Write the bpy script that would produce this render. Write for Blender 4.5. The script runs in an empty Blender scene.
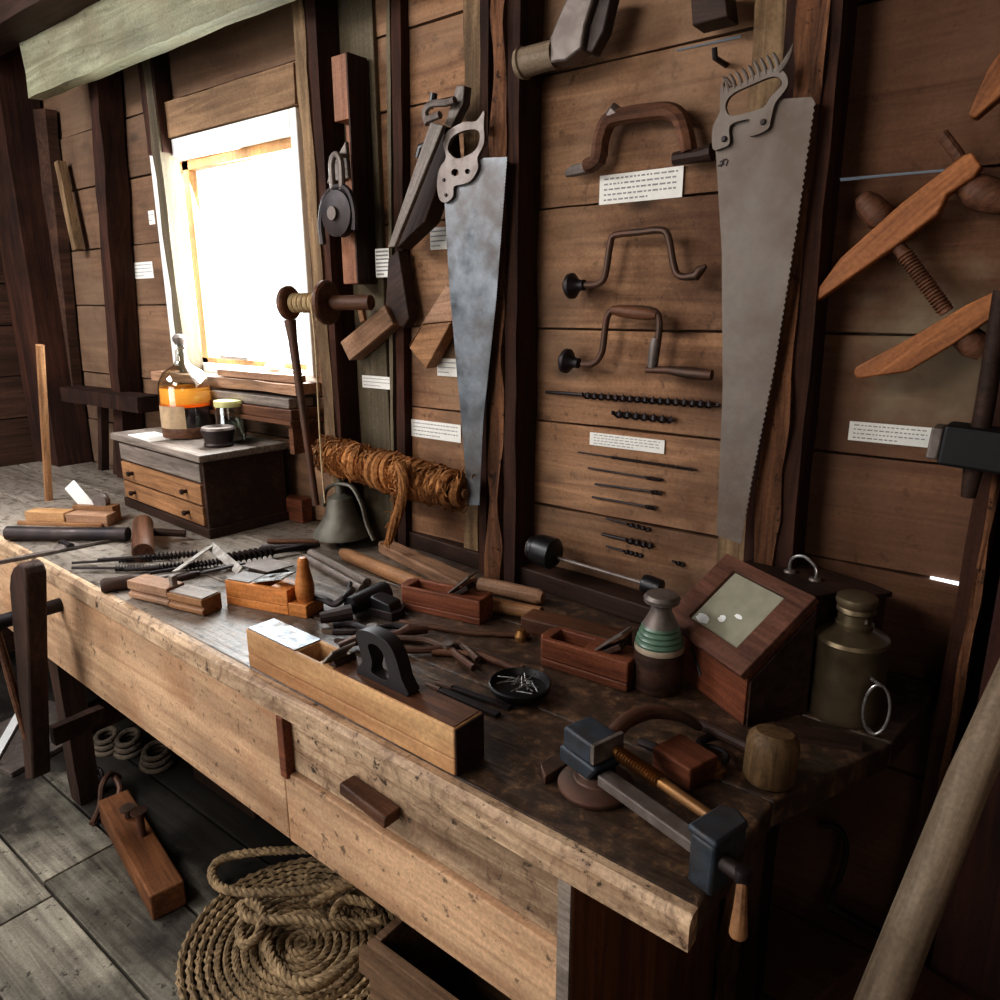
import bpy, bmesh, math, random
from mathutils import Vector, Matrix, noise
from mathutils.geometry import tessellate_polygon
random.seed(7)
R = math.radians
COL = bpy.context.scene.collection
V = Vector
# ------------------------------------------------------------------ camera geometry (metres, z up, back wall is y=0)
FPX = 736.0
CX = Vector((-0.975, -0.190, 0.736)) * -1
CX = Vector((0.78864784, 0.15368522, -0.59532801))      # world axes written in camera axes (right, down, forward)
CY = Vector((0.61483554, -0.20254616, 0.76220228))
CZ = Vector((-0.00344217, -0.967138, -0.25422872))
CAM = Vector((0.0, -1.404, 1.5))
def ray(px, py):
    v = Vector((px-500.0, py-500.0, FPX))
    return Vector((v.dot(CX), v.dot(CY), v.dot(CZ)))
def onz(px, py, z=0.85):
    r = ray(px, py); return CAM + r*((z-CAM.z)/r.z)
def ony(px, py, y=0.0):
    r = ray(px, py); return CAM + r*((y-CAM.y)/r.y)
def onx(px, py, x):
    r = ray(px, py); return CAM + r*((x-CAM.x)/r.x)
BT = 0.85
# ------------------------------------------------------------------ mesh builder
def frame_from(o, x, z):
    x = x.normalized(); z = (z - x*z.dot(x)).normalized(); y = z.cross(x)
    m = Matrix((x, y, z)).transposed().to_4x4(); m.translation = o
    return m
def wallframe(a, b, y=0.0):
    A = ony(a[0], a[1], y); B = ony(b[0], b[1], y)
    return frame_from(A, B-A, Vector((0, -1, 0)))
def benchframe(a, b, z=BT):
    A = onz(a[0], a[1], z); B = onz(b[0], b[1], z)
    return frame_from(A, B-A, Vector((0, 0, 1)))
def plen(a, b, z=BT):
    return (onz(b[0], b[1], z)-onz(a[0], a[1], z)).length
class MB:
    def __init__(s, M=None):
        s.bm = bmesh.new(); s.M = M or Matrix.Identity(4)
        s.tint = s.bm.loops.layers.float_color.new('tint'); s.t = 0.5
    def face(s, vs):
        try: f = s.bm.faces.new(vs)
        except ValueError: return None
        for l in f.loops: l[s.tint] = (s.t, s.t, s.t, 1)
        return f
    def v(s, p): return s.bm.verts.new(s.M @ Vector(p))
    def hexa(s, p):
        v = [s.v(q) for q in p]
        for f in ((0,3,2,1),(4,5,6,7),(0,1,5,4),(1,2,6,5),(2,3,7,6),(3,0,4,7)): s.face([v[i] for i in f])
    def box(s, a, b, T=None):
        x0,y0,z0 = a; x1,y1,z1 = b
        p = [(x0,y0,z0),(x1,y0,z0),(x1,y1,z0),(x0,y1,z0),(x0,y0,z1),(x1,y0,z1),(x1,y1,z1),(x0,y1,z1)]
        if T is not None: p = [T @ Vector(q) for q in p]
        s.hexa(p)
    def prism(s, loops, z0, z1, T=None):
        if not isinstance(loops[0][0], (tuple, list, Vector)): loops = [loops]
        f = (lambda q: T @ Vector(q)) if T is not None else Vector
        lo = [[s.v(f((x,y,z0))) for x,y in L] for L in loops]
        hi = [[s.v(f((x,y,z1))) for x,y in L] for L in loops]
        for a,b in zip(lo,hi):
            n = len(a)
            for i in range(n): s.face([a[i],a[(i+1)%n],b[(i+1)%n],b[i]])
        if len(loops) == 1:
            s.face(lo[0][::-1]); s.face(hi[0])
        else:
            tris = tessellate_polygon([[Vector((x,y,0)) for x,y in L] for L in loops])
            fl = [w for L in lo for w in L]; fh = [w for L in hi for w in L]
            for t in tris:
                s.face([fl[i] for i in t][::-1]); s.face([fh[i] for i in t])
    def tube(s, pts, r, n=10, caps=True, flat=1.0, up=None):
        pts = [Vector(p) for p in pts]
        if not isinstance(r, (list, tuple)): r = [r]*len(pts)
        d0 = (pts[1]-pts[0]).normalized()
        u = Vector(up) if up else (Vector((0,0,1)) if abs(d0.z) < .9 else Vector((1,0,0)))
        u = (u - d0*u.dot(d0)).normalized(); rings = []; pd = d0
        for i,p in enumerate(pts):
            if i == 0: d = d0
            elif i == len(pts)-1: d = (pts[i]-pts[i-1]).normalized()
            else:
                d = ((pts[i]-pts[i-1]).normalized()+(pts[i+1]-pts[i]).normalized())
                d = d.normalized() if d.length > 1e-6 else pd
            q = pd.rotation_difference(d); u = q @ u; u = (u - d*u.dot(d)).normalized(); w = d.cross(u); pd = d
            rings.append([s.v(p + (u*math.cos(2*math.pi*k/n)*flat + w*math.sin(2*math.pi*k/n))*r[i]) for k in range(n)])
        for a,b in zip(rings, rings[1:]):
            for k in range(n): s.face([a[k],a[(k+1)%n],b[(k+1)%n],b[k]])
        if caps: s.face(rings[0][::-1]); s.face(rings[-1])
    def lathe(s, prof, T=None, n=24):
        f = (lambda q: T @ Vector(q)) if T is not None else Vector
        rings = []
        for r,z in prof:
            if r < 1e-5: rings.append([s.v(f((0,0,z)))])
            else: rings.append([s.v(f((r*math.cos(2*math.pi*k/n), r*math.sin(2*math.pi*k/n), z))) for k in range(n)])
        for a,b in zip(rings, rings[1:]):
            for k in range(n):
                j = (k+1)%n
                if len(a) == 1 and len(b) == 1: continue
                if len(a) == 1: s.face([a[0], b[j], b[k]])
                elif len(b) == 1: s.face([a[k], a[j], b[0]])
                else: s.face([a[k],a[j],b[j],b[k]])
        if len(rings[0]) > 1: s.face(rings[0][::-1])
        if len(rings[-1]) > 1: s.face(rings[-1])
    def beam(s, a, b, w, t, up=(0,-1,0), segs=12, amp=.002, taper=1.0, seed=0):
        # rough sawn bar from a to b, width w across, thickness t along up
        a = Vector(a); b = Vector(b); d = (b-a).normalized()
        u = Vector(up); u = (u-d*u.dot(d)).normalized(); x = d.cross(u); rings = []
        prof = [(-.5,-.5),(-.17,-.5),(.17,-.5),(.5,-.5),(.5,0),(.5,.5),(.17,.5),(-.17,.5),(-.5,.5),(-.5,0)]
        for i in range(segs+1):
            f = i/segs; p = a.lerp(b, f); k = 1+(taper-1)*f; ring = []
            for j,(cx,cy) in enumerate(prof):
                q = p + x*cx*w*k + u*cy*t*k
                nz = noise.noise_vector(q*9 + Vector((seed*3.1, seed, j*.7)))
                ring.append(s.v(q + x*nz.x*amp*2 + u*nz.y*amp*2))
            rings.append(ring)
        n = len(prof)
        for r0,r1 in zip(rings, rings[1:]):
            for k in range(n): s.face([r0[k],r0[(k+1)%n],r1[(k+1)%n],r1[k]])
        s.face(rings[0][::-1]); s.face(rings[-1])
    def auger(s, a, b, r, turns, shank=.3, n=None):
        a = Vector(a); b = Vector(b); d = (b-a); L = d.length; d.normalize()
        u = d.orthogonal().normalized(); w = d.cross(u)
        p = a + d*L*shank
        s.tube([a, p, p+d*L*.02], [r*.42, r*.42, r*.5], 8)
        N = n or int(turns*10); rings = []
        for i in range(N+1):
            f = i/N; q = p.lerp(b, f); an = 2*math.pi*turns*f; sc = 1 if f < .96 else .5
            cu = u*math.cos(an)+w*math.sin(an); cv = d.cross(cu)
            rings.append([s.v(q + cu*math.cos(t)*r*sc + cv*math.sin(t)*r*.3*sc) for t in [k*math.pi/3 for k in range(6)]])
        for x,y in zip(rings, rings[1:]):
            for k in range(6): s.face([x[k],x[(k+1)%6],y[(k+1)%6],y[k]])
        s.face(rings[0][::-1]); s.face(rings[-1])
def link(name, mb, mat, parent=None, M=None, bevel=0.0, smooth=True, angle=35):
    bmesh.ops.recalc_face_normals(mb.bm, faces=mb.bm.faces)
    me = bpy.data.meshes.new(name); mb.bm.to_mesh(me); mb.bm.free()
    for m in (mat if isinstance(mat, (list, tuple)) else [mat]): me.materials.append(m)
    if smooth:
        me.shade_smooth(); me.set_sharp_from_angle(angle=R(angle))
    o = bpy.data.objects.new(name, me); COL.objects.link(o)
    if M is not None: o.matrix_world = M
    if parent is not None: o.parent = parent
    if bevel:
        b = o.modifiers.new('bevel', 'BEVEL'); b.width = bevel; b.segments = 2; b.limit_method = 'ANGLE'; b.angle_limit = R(40)
    return o
def tag(o, label, cat, group=None):
    o['label'] = label; o['category'] = cat
    if group: o['group'] = group
    return o
def thing(name, label, cat, M, group=None):
    o = bpy.data.objects.new(name, None); COL.objects.link(o); o.empty_display_size = .05
    o.matrix_world = M if isinstance(M, Matrix) else Matrix.Translation(M)
    return tag(o, label, cat, group)
def struct(name, mb, mat, M=None, bevel=0, **k):
    o = link(name, mb, mat, None, M, bevel, **k); o['kind'] = 'structure'; return o
def single(name, label, cat, mb, mat, M=None, group=None, bevel=0, **k):
    return tag(link(name, mb, mat, None, M, bevel, **k), label, cat, group)
def smoothpts(pts, k=4, closed=False):
    P = [Vector(p) for p in pts]; out = []; n = len(P)
    rng = range(n if closed else n-1)
    for i in rng:
        p0 = P[(i-1)%n] if closed or i > 0 else P[0]; p1 = P[i]; p2 = P[(i+1)%n]; p3 = P[(i+2)%n] if closed or i+2 < n else P[-1]
        for j in range(k):
            t = j/k
            out.append(.5*((2*p1)+(p2-p0)*t+(2*p0-5*p1+4*p2-p3)*t*t+(3*p1-p0-3*p2+p3)*t**3))
    if not closed: out.append(P[-1])
    return out
def trace(F, px, y):      # outline seen on the wall plane y -> local 2D coordinates of frame F
    Fi = F.inverted(); return [tuple((Fi @ ony(a, b, y))[:2]) for a, b in px]
def traceb(F, px, z):
    Fi = F.inverted(); return [tuple((Fi @ onz(a, b, z))[:2]) for a, b in px]
# ------------------------------------------------------------------ materials
def lin(c):
    return tuple(((v/255)/12.92 if v/255 <= .04045 else ((v/255+.055)/1.055)**2.4) for v in c)+(1,)
def newmat(name):
    m = bpy.data.materials.new(name); m.use_nodes = True; nt = m.node_tree; nt.nodes.clear()
    out = nt.nodes.new('ShaderNodeOutputMaterial'); bs = nt.nodes.new('ShaderNodeBsdfPrincipled')
    nt.links.new(bs.outputs[0], out.inputs[0]); return m, nt, bs, out
def N(nt, t, **k):
    n = nt.nodes.new(t)
    for a, b in k.items():
        if a.startswith('i_'): n.inputs[int(a[2:])].default_value = b
        else: setattr(n, a, b)
    return n
def mixc(nt, fac, a, b, mode='MIX'):
    n = nt.nodes.new('ShaderNodeMix'); n.data_type = 'RGBA'; n.blend_type = mode
    for s, val in ((0, fac), (6, a), (7, b)):
        if isinstance(val, bpy.types.NodeSocket): nt.links.new(val, n.inputs[s])
        else: n.inputs[s].default_value = val
    return n.outputs[2]
def ramp(nt, src, stops):
    n = nt.nodes.new('ShaderNodeValToRGB'); nt.links.new(src, n.inputs[0]); e = n.color_ramp.elements
    while len(e) < len(stops): e.new(.5)
    for x, (p, c) in zip(e, stops): x.position = p; x.color = c
    return n.outputs[0]
def G(v): return (v, v, v, 1)
def wood(name, dark, light, axis=0, grain=1.0, rough=.7, bump=.35, blotch=None, blotch_amt=.5, knots=0.0, chips=0.0, spec=.3, extra=None):
    m, nt, bs, out = newmat(name); L = nt.links.new
    tc = N(nt, 'ShaderNodeTexCoord'); at = N(nt, 'ShaderNodeAttribute', attribute_name='tint')
    off = N(nt, 'ShaderNodeVectorMath', operation='SCALE'); off.inputs[3].default_value = 13.0
    L(at.outputs['Color'], off.inputs[0])
    ad = N(nt, 'ShaderNodeVectorMath', operation='ADD'); L(tc.outputs['Object'], ad.inputs[0]); L(off.outputs[0], ad.inputs[1])
    oi = N(nt, 'ShaderNodeObjectInfo'); cm = N(nt, 'ShaderNodeCombineXYZ'); 
    mul = N(nt, 'ShaderNodeMath', operation='MULTIPLY', i_1=7.0); L(oi.outputs['Random'], mul.inputs[0]); L(mul.outputs[0], cm.inputs[0]); L(mul.outputs[0], cm.inputs[1])
    ad2 = N(nt, 'ShaderNodeVectorMath', operation='ADD'); L(ad.outputs[0], ad2.inputs[0]); L(cm.outputs[0], ad2.inputs[1])
    mp = N(nt, 'ShaderNodeMapping'); L(ad2.outputs[0], mp.inputs[0])
    sc = [42*grain]*3; sc[axis] = 2.6*grain; mp.inputs['Scale'].default_value = sc
    n1 = N(nt, 'ShaderNodeTexNoise', i_2=1.0, i_3=7.0, i_4=.62); n1.inputs['Distortion'].default_value = 1.4; L(mp.outputs[0], n1.inputs[0])
    mp2 = N(nt, 'ShaderNodeMapping'); L(ad2.outputs[0], mp2.inputs[0]); s2 = [9*grain]*3; s2[axis] = 2.2*grain; mp2.inputs['Scale'].default_value = s2
    n2 = N(nt, 'ShaderNodeTexNoise', i_2=1.0, i_3=4.0, i_4=.55); L(mp2.outputs[0], n2.inputs[0])
    n3 = N(nt, 'ShaderNodeTexNoise', i_2=160.0, i_3=3.0); L(ad2.outputs[0], n3.inputs[0])
    c = ramp(nt, n1.outputs[0], [(.27, lin(dark)), (.66, lin(light))])
    f2 = ramp(nt, n2.outputs[0], [(.3, G(.55)), (.7, G(1.25))])
    c = mixc(nt, 1.0, c, f2, 'MULTIPLY')
    f3 = ramp(nt, n3.outputs[0], [(.3, G(.82)), (.7, G(1.12))]); c = mixc(nt, 1.0, c, f3, 'MULTIPLY')
    ft = ramp(nt, at.outputs['Fac'], [(0, G(.72)), (1, G(1.28))]); c = mixc(nt, 1.0, c, ft, 'MULTIPLY')
    height = n1.outputs[0]
    if blotch:
        n4 = N(nt, 'ShaderNodeTexNoise', i_2=3.3, i_3=6.0, i_4=.6); L(ad2.outputs[0], n4.inputs[0])
        fb = ramp(nt, n4.outputs[0], [(.46, G(0)), (.66, G(blotch_amt))]); c = mixc(nt, fb, c, lin(blotch))
    if knots:
        kmp = N(nt, 'ShaderNodeMapping'); L(ad2.outputs[0], kmp.inputs[0]); ks = [9*knots]*3; ks[axis] = 4*knots; kmp.inputs['Scale'].default_value = ks
        vo = N(nt, 'ShaderNodeTexVoronoi', i_2=1.0); L(kmp.outputs[0], vo.inputs[0])
        fk = ramp(nt, vo.outputs['Distance'], [(.05, G(.85)), (.16, G(0))]); c = mixc(nt, fk, c, lin(tuple(v*.45 for v in dark)))
    if chips:
        n5 = N(nt, 'ShaderNodeTexNoise', i_2=38.0, i_3=5.0, i_4=.7); L(ad2.outputs[0], n5.inputs[0])
        fc = ramp(nt, n5.outputs[0], [(.6, G(0)), (.66, G(chips))]); c = mixc(nt, fc, c, lin(tuple(v*.38 for v in dark)))
    if extra: c = extra(nt, tc, c)
    L(c, bs.inputs['Base Color'])
    bs.inputs['Roughness'].default_value = rough; bs.inputs['Specular IOR Level'].default_value = spec
    bp = N(nt, 'ShaderNodeBump'); bp.inputs['Strength'].default_value = bump; bp.inputs['Distance'].default_value = .004
    L(height, bp.inputs['Height']); L(bp.outputs[0], bs.inputs['Normal'])
    return m
def metal(name, base, rust=None, rust_amt=.6, rough=.5, met=.8, scale=25, bump=.25):
    m, nt, bs, out = newmat(name); L = nt.links.new
    tc = N(nt, 'ShaderNodeTexCoord'); n1 = N(nt, 'ShaderNodeTexNoise', i_2=float(scale), i_3=7.0, i_4=.65); L(tc.outputs['Object'], n1.inputs[0])
    c = mixc(nt, 1.0, lin(base), ramp(nt, n1.outputs[0], [(.3, G(.6)), (.7, G(1.3))]), 'MULTIPLY')
    bs.inputs['Metallic'].default_value = met
    if rust:
        n2 = N(nt, 'ShaderNodeTexNoise', i_2=scale*.35, i_3=6.0, i_4=.7); L(tc.outputs['Object'], n2.inputs[0])
        f = ramp(nt, n2.outputs[0], [(.42, G(0)), (.62, G(rust_amt))]); c = mixc(nt, f, c, lin(rust))
        inv = N(nt, 'ShaderNodeMath', operation='MULTIPLY_ADD', i_1=-met*.8, i_2=met); L(f, inv.inputs[0]); L(inv.outputs[0], bs.inputs['Metallic'])
    L(c, bs.inputs['Base Color'])
    rr = ramp(nt, n1.outputs[0], [(.3, G(max(.05, rough-.12))), (.7, G(min(1, rough+.15)))]); L(rr, bs.inputs['Roughness'])
    bp = N(nt, 'ShaderNodeBump'); bp.inputs['Strength'].default_value = bump; bp.inputs['Distance'].default_value = .002
    L(n1.outputs[0], bp.inputs['Height']); L(bp.outputs[0], bs.inputs['Normal']); return m
def plain(name, c, rough=.7, met=0, scale=40, var=.2, bump=.1):
    m, nt, bs, out = newmat(name); L = nt.links.new
    tc = N(nt, 'ShaderNodeTexCoord'); n1 = N(nt, 'ShaderNodeTexNoise', i_2=float(scale), i_3=5.0); L(tc.outputs['Object'], n1.inputs[0])
    L(mixc(nt, 1.0, lin(c), ramp(nt, n1.outputs[0], [(.3, G(1-var)), (.7, G(1+var))]), 'MULTIPLY'), bs.inputs['Base Color'])
    bs.inputs['Roughness'].default_value = rough; bs.inputs['Metallic'].default_value = met
    bp = N(nt, 'ShaderNodeBump'); bp.inputs['Strength'].default_value = bump; bp.inputs['Distance'].default_value = .002
    L(n1.outputs[0], bp.inputs['Height']); L(bp.outputs[0], bs.inputs['Normal']); return m
def glass(name, tint=(235, 240, 240), clear=.85, rough=.05):
    m, nt, bs, out = newmat(name); nt.nodes.remove(bs); L = nt.links.new
    tr = N(nt, 'ShaderNodeBsdfTransparent'); tr.inputs[0].default_value = lin(tint)
    gl = N(nt, 'ShaderNodeBsdfGlossy'); gl.inputs['Roughness'].default_value = rough; gl.inputs[0].default_value = (1,1,1,1)
    fr = N(nt, 'ShaderNodeLayerWeight'); fr.inputs[0].default_value = .35
    mn = N(nt, 'ShaderNodeMath', operation='MULTIPLY_ADD', i_1=clear, i_2=.05); L(fr.outputs['Facing'], mn.inputs[0])
    mx = N(nt, 'ShaderNodeMixShader'); L(mn.outputs[0], mx.inputs[0]); L(tr.outputs[0], mx.inputs[1]); L(gl.outputs[0], mx.inputs[2]); L(mx.outputs[0], out.inputs[0])
    return m
def paper_mat():
    return plain('aged_paper', (232, 228, 220), .85, scale=60, var=.05)
M = {}
def N_map(nt, s, a, b):
    n = N(nt, 'ShaderNodeMapRange'); n.inputs[1].default_value = a; n.inputs[2].default_value = b; nt.links.new(s, n.inputs[0]); return n.outputs[0]
def wallgrime(nt, tc, c):        # pale whitewash remnants and reddish soaked boards, as patches on the boards themselves
    L = nt.links.new
    n = N(nt, 'ShaderNodeTexNoise', i_2=1.7, i_3=7.0, i_4=.62); L(tc.outputs['Object'], n.inputs[0])
    f = ramp(nt, n.outputs[0], [(.44, G(0)), (.62, G(.62))]); c = mixc(nt, f, c, lin((148, 122, 100)))
    n2 = N(nt, 'ShaderNodeTexNoise', i_2=2.6, i_3=5.0, i_4=.6); n2.inputs['Distortion'].default_value = .6; L(tc.outputs['Object'], n2.inputs[0])
    f2 = ramp(nt, n2.outputs[0], [(.5, G(0)), (.7, G(.7))]); c = mixc(nt, f2, c, lin((74, 44, 30)))
    sp = N(nt, 'ShaderNodeSeparateXYZ'); L(tc.outputs['Object'], sp.inputs[0])
    g = ramp(nt, N_map(nt, sp.outputs[0], -.47, -.40), [(0, G(0)), (1, G(.62))]); c = mixc(nt, g, c, lin((76, 44, 30)))
    g = ramp(nt, N_map(nt, sp.outputs[0], -1.8, -1.7), [(0, G(.45)), (1, G(0))]); c = mixc(nt, g, c, lin((92, 76, 64)))
    # worn pale patches on the end boards
    vm = N(nt, 'ShaderNodeVectorMath', operation='DISTANCE'); L(tc.outputs['Object'], vm.inputs[0]); vm.inputs[1].default_value = (-.17, 0, 1.42)
    n5 = N(nt, 'ShaderNodeTexNoise', i_2=14.0, i_3=5.0); L(tc.outputs['Object'], n5.inputs[0])
    ma = N(nt, 'ShaderNodeMath', operation='MULTIPLY_ADD', i_1=.3, i_2=-.15); L(n5.outputs[0], ma.inputs[0]); mb_ = N(nt, 'ShaderNodeMath', operation='ADD'); L(vm.outputs['Value'], mb_.inputs[0]); L(ma.outputs[0], mb_.inputs[1])
    g = ramp(nt, N_map(nt, mb_.outputs[0], .05, .17), [(0, G(.75)), (1, G(0))]); c = mixc(nt, g, c, lin((140, 124, 102)))
    return c
M['wall'] = wood('weathered_wall_boards', (104, 74, 54), (158, 120, 90), 0, .7, .8, .5, knots=.8, chips=.45, extra=wallgrime)
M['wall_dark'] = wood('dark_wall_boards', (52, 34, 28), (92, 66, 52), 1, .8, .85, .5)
M['stud'] = wood('rough_stud', (38, 22, 17), (84, 52, 38), 2, .8, .85, .6, blotch=(26, 16, 14), blotch_amt=.7)
M['stud_pale'] = wood('pale_edge_stud', (92, 70, 52), (160, 132, 100), 2, .8, .8, .5)
M['stud_red'] = wood('barky_stud_edge', (58, 34, 24), (142, 98, 68), 2, 1.2, .8, 1.0, chips=.8)
M['graywall'] = wood('grey_vertical_board', (78, 68, 54), (116, 104, 84), 2, .5, .8, .3)
M['beam'] = wood('pale_beam', (112, 110, 88), (168, 166, 140), 0, .6, .75, .4, blotch=(110, 92, 70), blotch_amt=.5, chips=.4)
M['ceil'] = wood('ceiling_boards', (30, 20, 18), (62, 42, 36), 1, .7, .9, .3)
def benchgrime(nt, tc, c):
    L = nt.links.new; sp = N(nt, 'ShaderNodeSeparateXYZ'); L(tc.outputs['Object'], sp.inputs[0])
    n = N(nt, 'ShaderNodeTexNoise', i_2=5.0, i_3=6.0, i_4=.65); L(tc.outputs['Object'], n.inputs[0])
    a = N(nt, 'ShaderNodeMath', operation='MULTIPLY_ADD', i_1=.8, i_2=0.0); L(n.outputs[0], a.inputs[0])
    b = N(nt, 'ShaderNodeMath', operation='ADD'); L(sp.outputs[0], b.inputs[0]); L(a.outputs[0], b.inputs[1])
    f = ramp(nt, N_map(nt, b.outputs[0], .3, 1.75), [(.05, G(.12)), (.8, G(.95))]); m_ = N(nt, 'ShaderNodeTexNoise', i_2=42.0, i_3=6.0, i_4=.75); L(tc.outputs['Object'], m_.inputs[0]); cc_ = ramp(nt, m_.outputs[0], [(.36, lin((40, 27, 20))), (.52, lin((70, 50, 36))), (.66, lin((122, 92, 66)))])
    c = mixc(nt, f, c, cc_)
    n2 = N(nt, 'ShaderNodeTexNoise', i_2=34.0, i_3=5.0, i_4=.7); L(tc.outputs['Object'], n2.inputs[0])
    f2 = ramp(nt, n2.outputs[0], [(.53, G(0)), (.61, G(.7))]); c = mixc(nt, f2, c, lin((52, 40, 34)))
    f3 = ramp(nt, n2.outputs[0], [(.3, G(.5)), (.38, G(0))]); c = mixc(nt, f3, c, lin((160, 132, 104)))
    return c
M['top'] = wood('worn_bench_top', (124, 112, 100), (178, 168, 156), 0, .8, .36, .6, chips=.5, spec=.6, extra=benchgrime)
def edgewear(nt, tc, c):
    L = nt.links.new; n = N(nt, 'ShaderNodeTexNoise', i_2=22.0, i_3=7.0, i_4=.75); n.inputs['Distortion'].default_value = .8; L(tc.outputs['Object'], n.inputs[0])
    c = mixc(nt, ramp(nt, n.outputs[0], [(.5, G(0)), (.62, G(.6))]), c, lin((96, 68, 50)))
    return mixc(nt, ramp(nt, n.outputs[0], [(.3, G(.5)), (.4, G(0))]), c, lin((224, 204, 180)))
M['edge'] = wood('pale_bench_edge', (140, 108, 82), (212, 182, 150), 0, .8, .6, .7, chips=.95, spec=.4, extra=edgewear)
def apronwear(nt, tc, c):
    L = nt.links.new
    n = N(nt, 'ShaderNodeTexNoise', i_2=4.0, i_3=6.0, i_4=.6); L(tc.outputs['Object'], n.inputs[0])
    f = ramp(nt, n.outputs[0], [(.5, G(0)), (.68, G(.55))]); c = mixc(nt, f, c, lin((146, 100, 66)))
    n2 = N(nt, 'ShaderNodeTexNoise', i_2=3.0, i_3=6.0, i_4=.7); n2.inputs['Distortion'].default_value = 1.0; L(tc.outputs['Object'], n2.inputs[0])
    f2 = ramp(nt, n2.outputs[0], [(.6, G(0)), (.72, G(.5))]); c = mixc(nt, f2, c, lin((150, 142, 132)))
    return c
M['apron'] = wood('worn_pale_apron', (170, 132, 102), (208, 172, 138), 0, .7, .6, .35, chips=.7, extra=apronwear)
def benchshade(nt, tc, c):  # shade under the bench, put into the floor colour
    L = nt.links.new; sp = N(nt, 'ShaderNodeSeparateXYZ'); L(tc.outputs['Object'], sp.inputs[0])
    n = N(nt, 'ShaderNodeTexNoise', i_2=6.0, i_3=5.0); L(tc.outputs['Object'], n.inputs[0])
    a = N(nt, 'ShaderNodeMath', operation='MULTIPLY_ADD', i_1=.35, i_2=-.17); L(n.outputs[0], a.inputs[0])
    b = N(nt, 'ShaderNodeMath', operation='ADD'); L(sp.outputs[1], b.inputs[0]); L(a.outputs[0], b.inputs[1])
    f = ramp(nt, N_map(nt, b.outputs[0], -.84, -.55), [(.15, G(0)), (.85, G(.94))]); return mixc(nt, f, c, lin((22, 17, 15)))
M['apron_in'] = wood('bench_inner_wood', (92, 56, 36), (140, 92, 60), 2, .8, .7, .3)
M['floor'] = wood('grey_floor_boards', (96, 88, 78), (180, 172, 154), 0, .6, .7, .45, blotch=(46, 40, 36), blotch_amt=.95, chips=.8, extra=benchshade)
M['dark'] = wood('dark_aged_wood', (36, 24, 20), (72, 50, 40), 0, 1, .6, .3)
M['darkv'] = wood('dark_upright_wood', (36, 24, 20), (72, 50, 40), 2, 1, .7, .3)
M['red'] = wood('reddish_wood', (84, 46, 32), (138, 84, 60), 0, 1.5, .5, .25)
M['orange'] = wood('orange_beech', (164, 98, 48), (206, 138, 78), 0, 1.5, .45, .2)
M['pine'] = wood('honey_pine', (172, 130, 90), (212, 172, 126), 0, 1.2, .5, .25, blotch=(150, 92, 56), blotch_amt=.4)
M['tan'] = wood('tan_old_wood', (118, 82, 56), (172, 128, 90), 0, 1.5, .55, .3)
M['pink'] = wood('brown_pink_wood', (126, 94, 74), (178, 140, 112), 0, 1.5, .6, .3)
M['brown'] = wood('mid_brown_wood', (66, 42, 30), (116, 78, 56), 0, 1.5, .55, .3)
M['brownv'] = wood('mid_brown_wood_upright', (66, 42, 30), (116, 78, 56), 2, 1.2, .6, .3)
M['pole'] = wood('pale_pole_wood', (100, 84, 68), (160, 140, 118), 0, 1, .6, .4)
M['greywood'] = wood('grey_worn_wood', (96, 84, 76), (150, 138, 128), 0, 1.5, .5, .3)
M['iron'] = metal('dark_iron', (52, 48, 50), (58, 40, 32), .7, .5, .7)
M['ironbrown'] = metal('brown_rusted_iron', (88, 70, 60), (96, 58, 40), .8, .55, .6)
M['steel'] = metal('saw_steel', (118, 122, 126), (84, 72, 64), .75, .42, .85, scale=14)
M['plate'] = metal('mottled_steel_plate', (150, 158, 166), (110, 92, 78), .9, .5, .8, scale=60)
M['steelb'] = metal('brown_saw_steel', (124, 114, 106), (98, 78, 64), .7, .6, .45, scale=14)
M['bright'] = metal('bright_steel', (188, 188, 186), (120, 105, 95), .35, .3, .9, scale=40)
M['lead'] = metal('grey_cast_metal', (128, 118, 112), (92, 78, 70), .6, .5, .6, scale=50)
M['bellm'] = metal('dull_grey_bell_metal', (112, 108, 98), (84, 78, 66), .6, .55, .5, scale=30)
M['black'] = plain('black_paint', (22, 20, 22), .4)
M['paper'] = paper_mat()
M['ink'] = plain('faded_typing', (150, 146, 146), .9)
M['bluem'] = metal('blue_grey_painted_iron', (58, 68, 78), (60, 48, 40), .6, .5, .35, scale=40, bump=.5)
M['can'] = metal('dull_brass_can', (118, 104, 82), (70, 56, 42), .6, .4, .7, scale=12)
M['screw'] = metal('brass_screw', (150, 110, 66), (90, 62, 40), .5, .4, .8)
M['white'] = plain('white_paint', (236, 236, 232), .5, var=.05)
M['pane'] = glass('window_glass', (250, 252, 252), .2)
M['jar'] = glass('clear_jar_glass', (236, 240, 236), .8)
def amber():
    m, nt, bs, out = newmat('orange_liquid'); bs.inputs['Base Color'].default_value = lin((232, 150, 60)); bs.inputs['Roughness'].default_value = .15
    nt.nodes.remove(bs); L = nt.links.new
    a = N(nt, 'ShaderNodeBsdfTranslucent'); a.inputs[0].default_value = lin((255, 208, 140)); b = N(nt, 'ShaderNodeBsdfTransparent'); b.inputs[0].default_value = lin((252, 200, 120))
    mx = N(nt, 'ShaderNodeMixShader', i_0=.45); L(a.outputs[0], mx.inputs[1]); L(b.outputs[0], mx.inputs[2]); L(mx.outputs[0], out.inputs[0]); return m
M['amber'] = amber()
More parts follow.
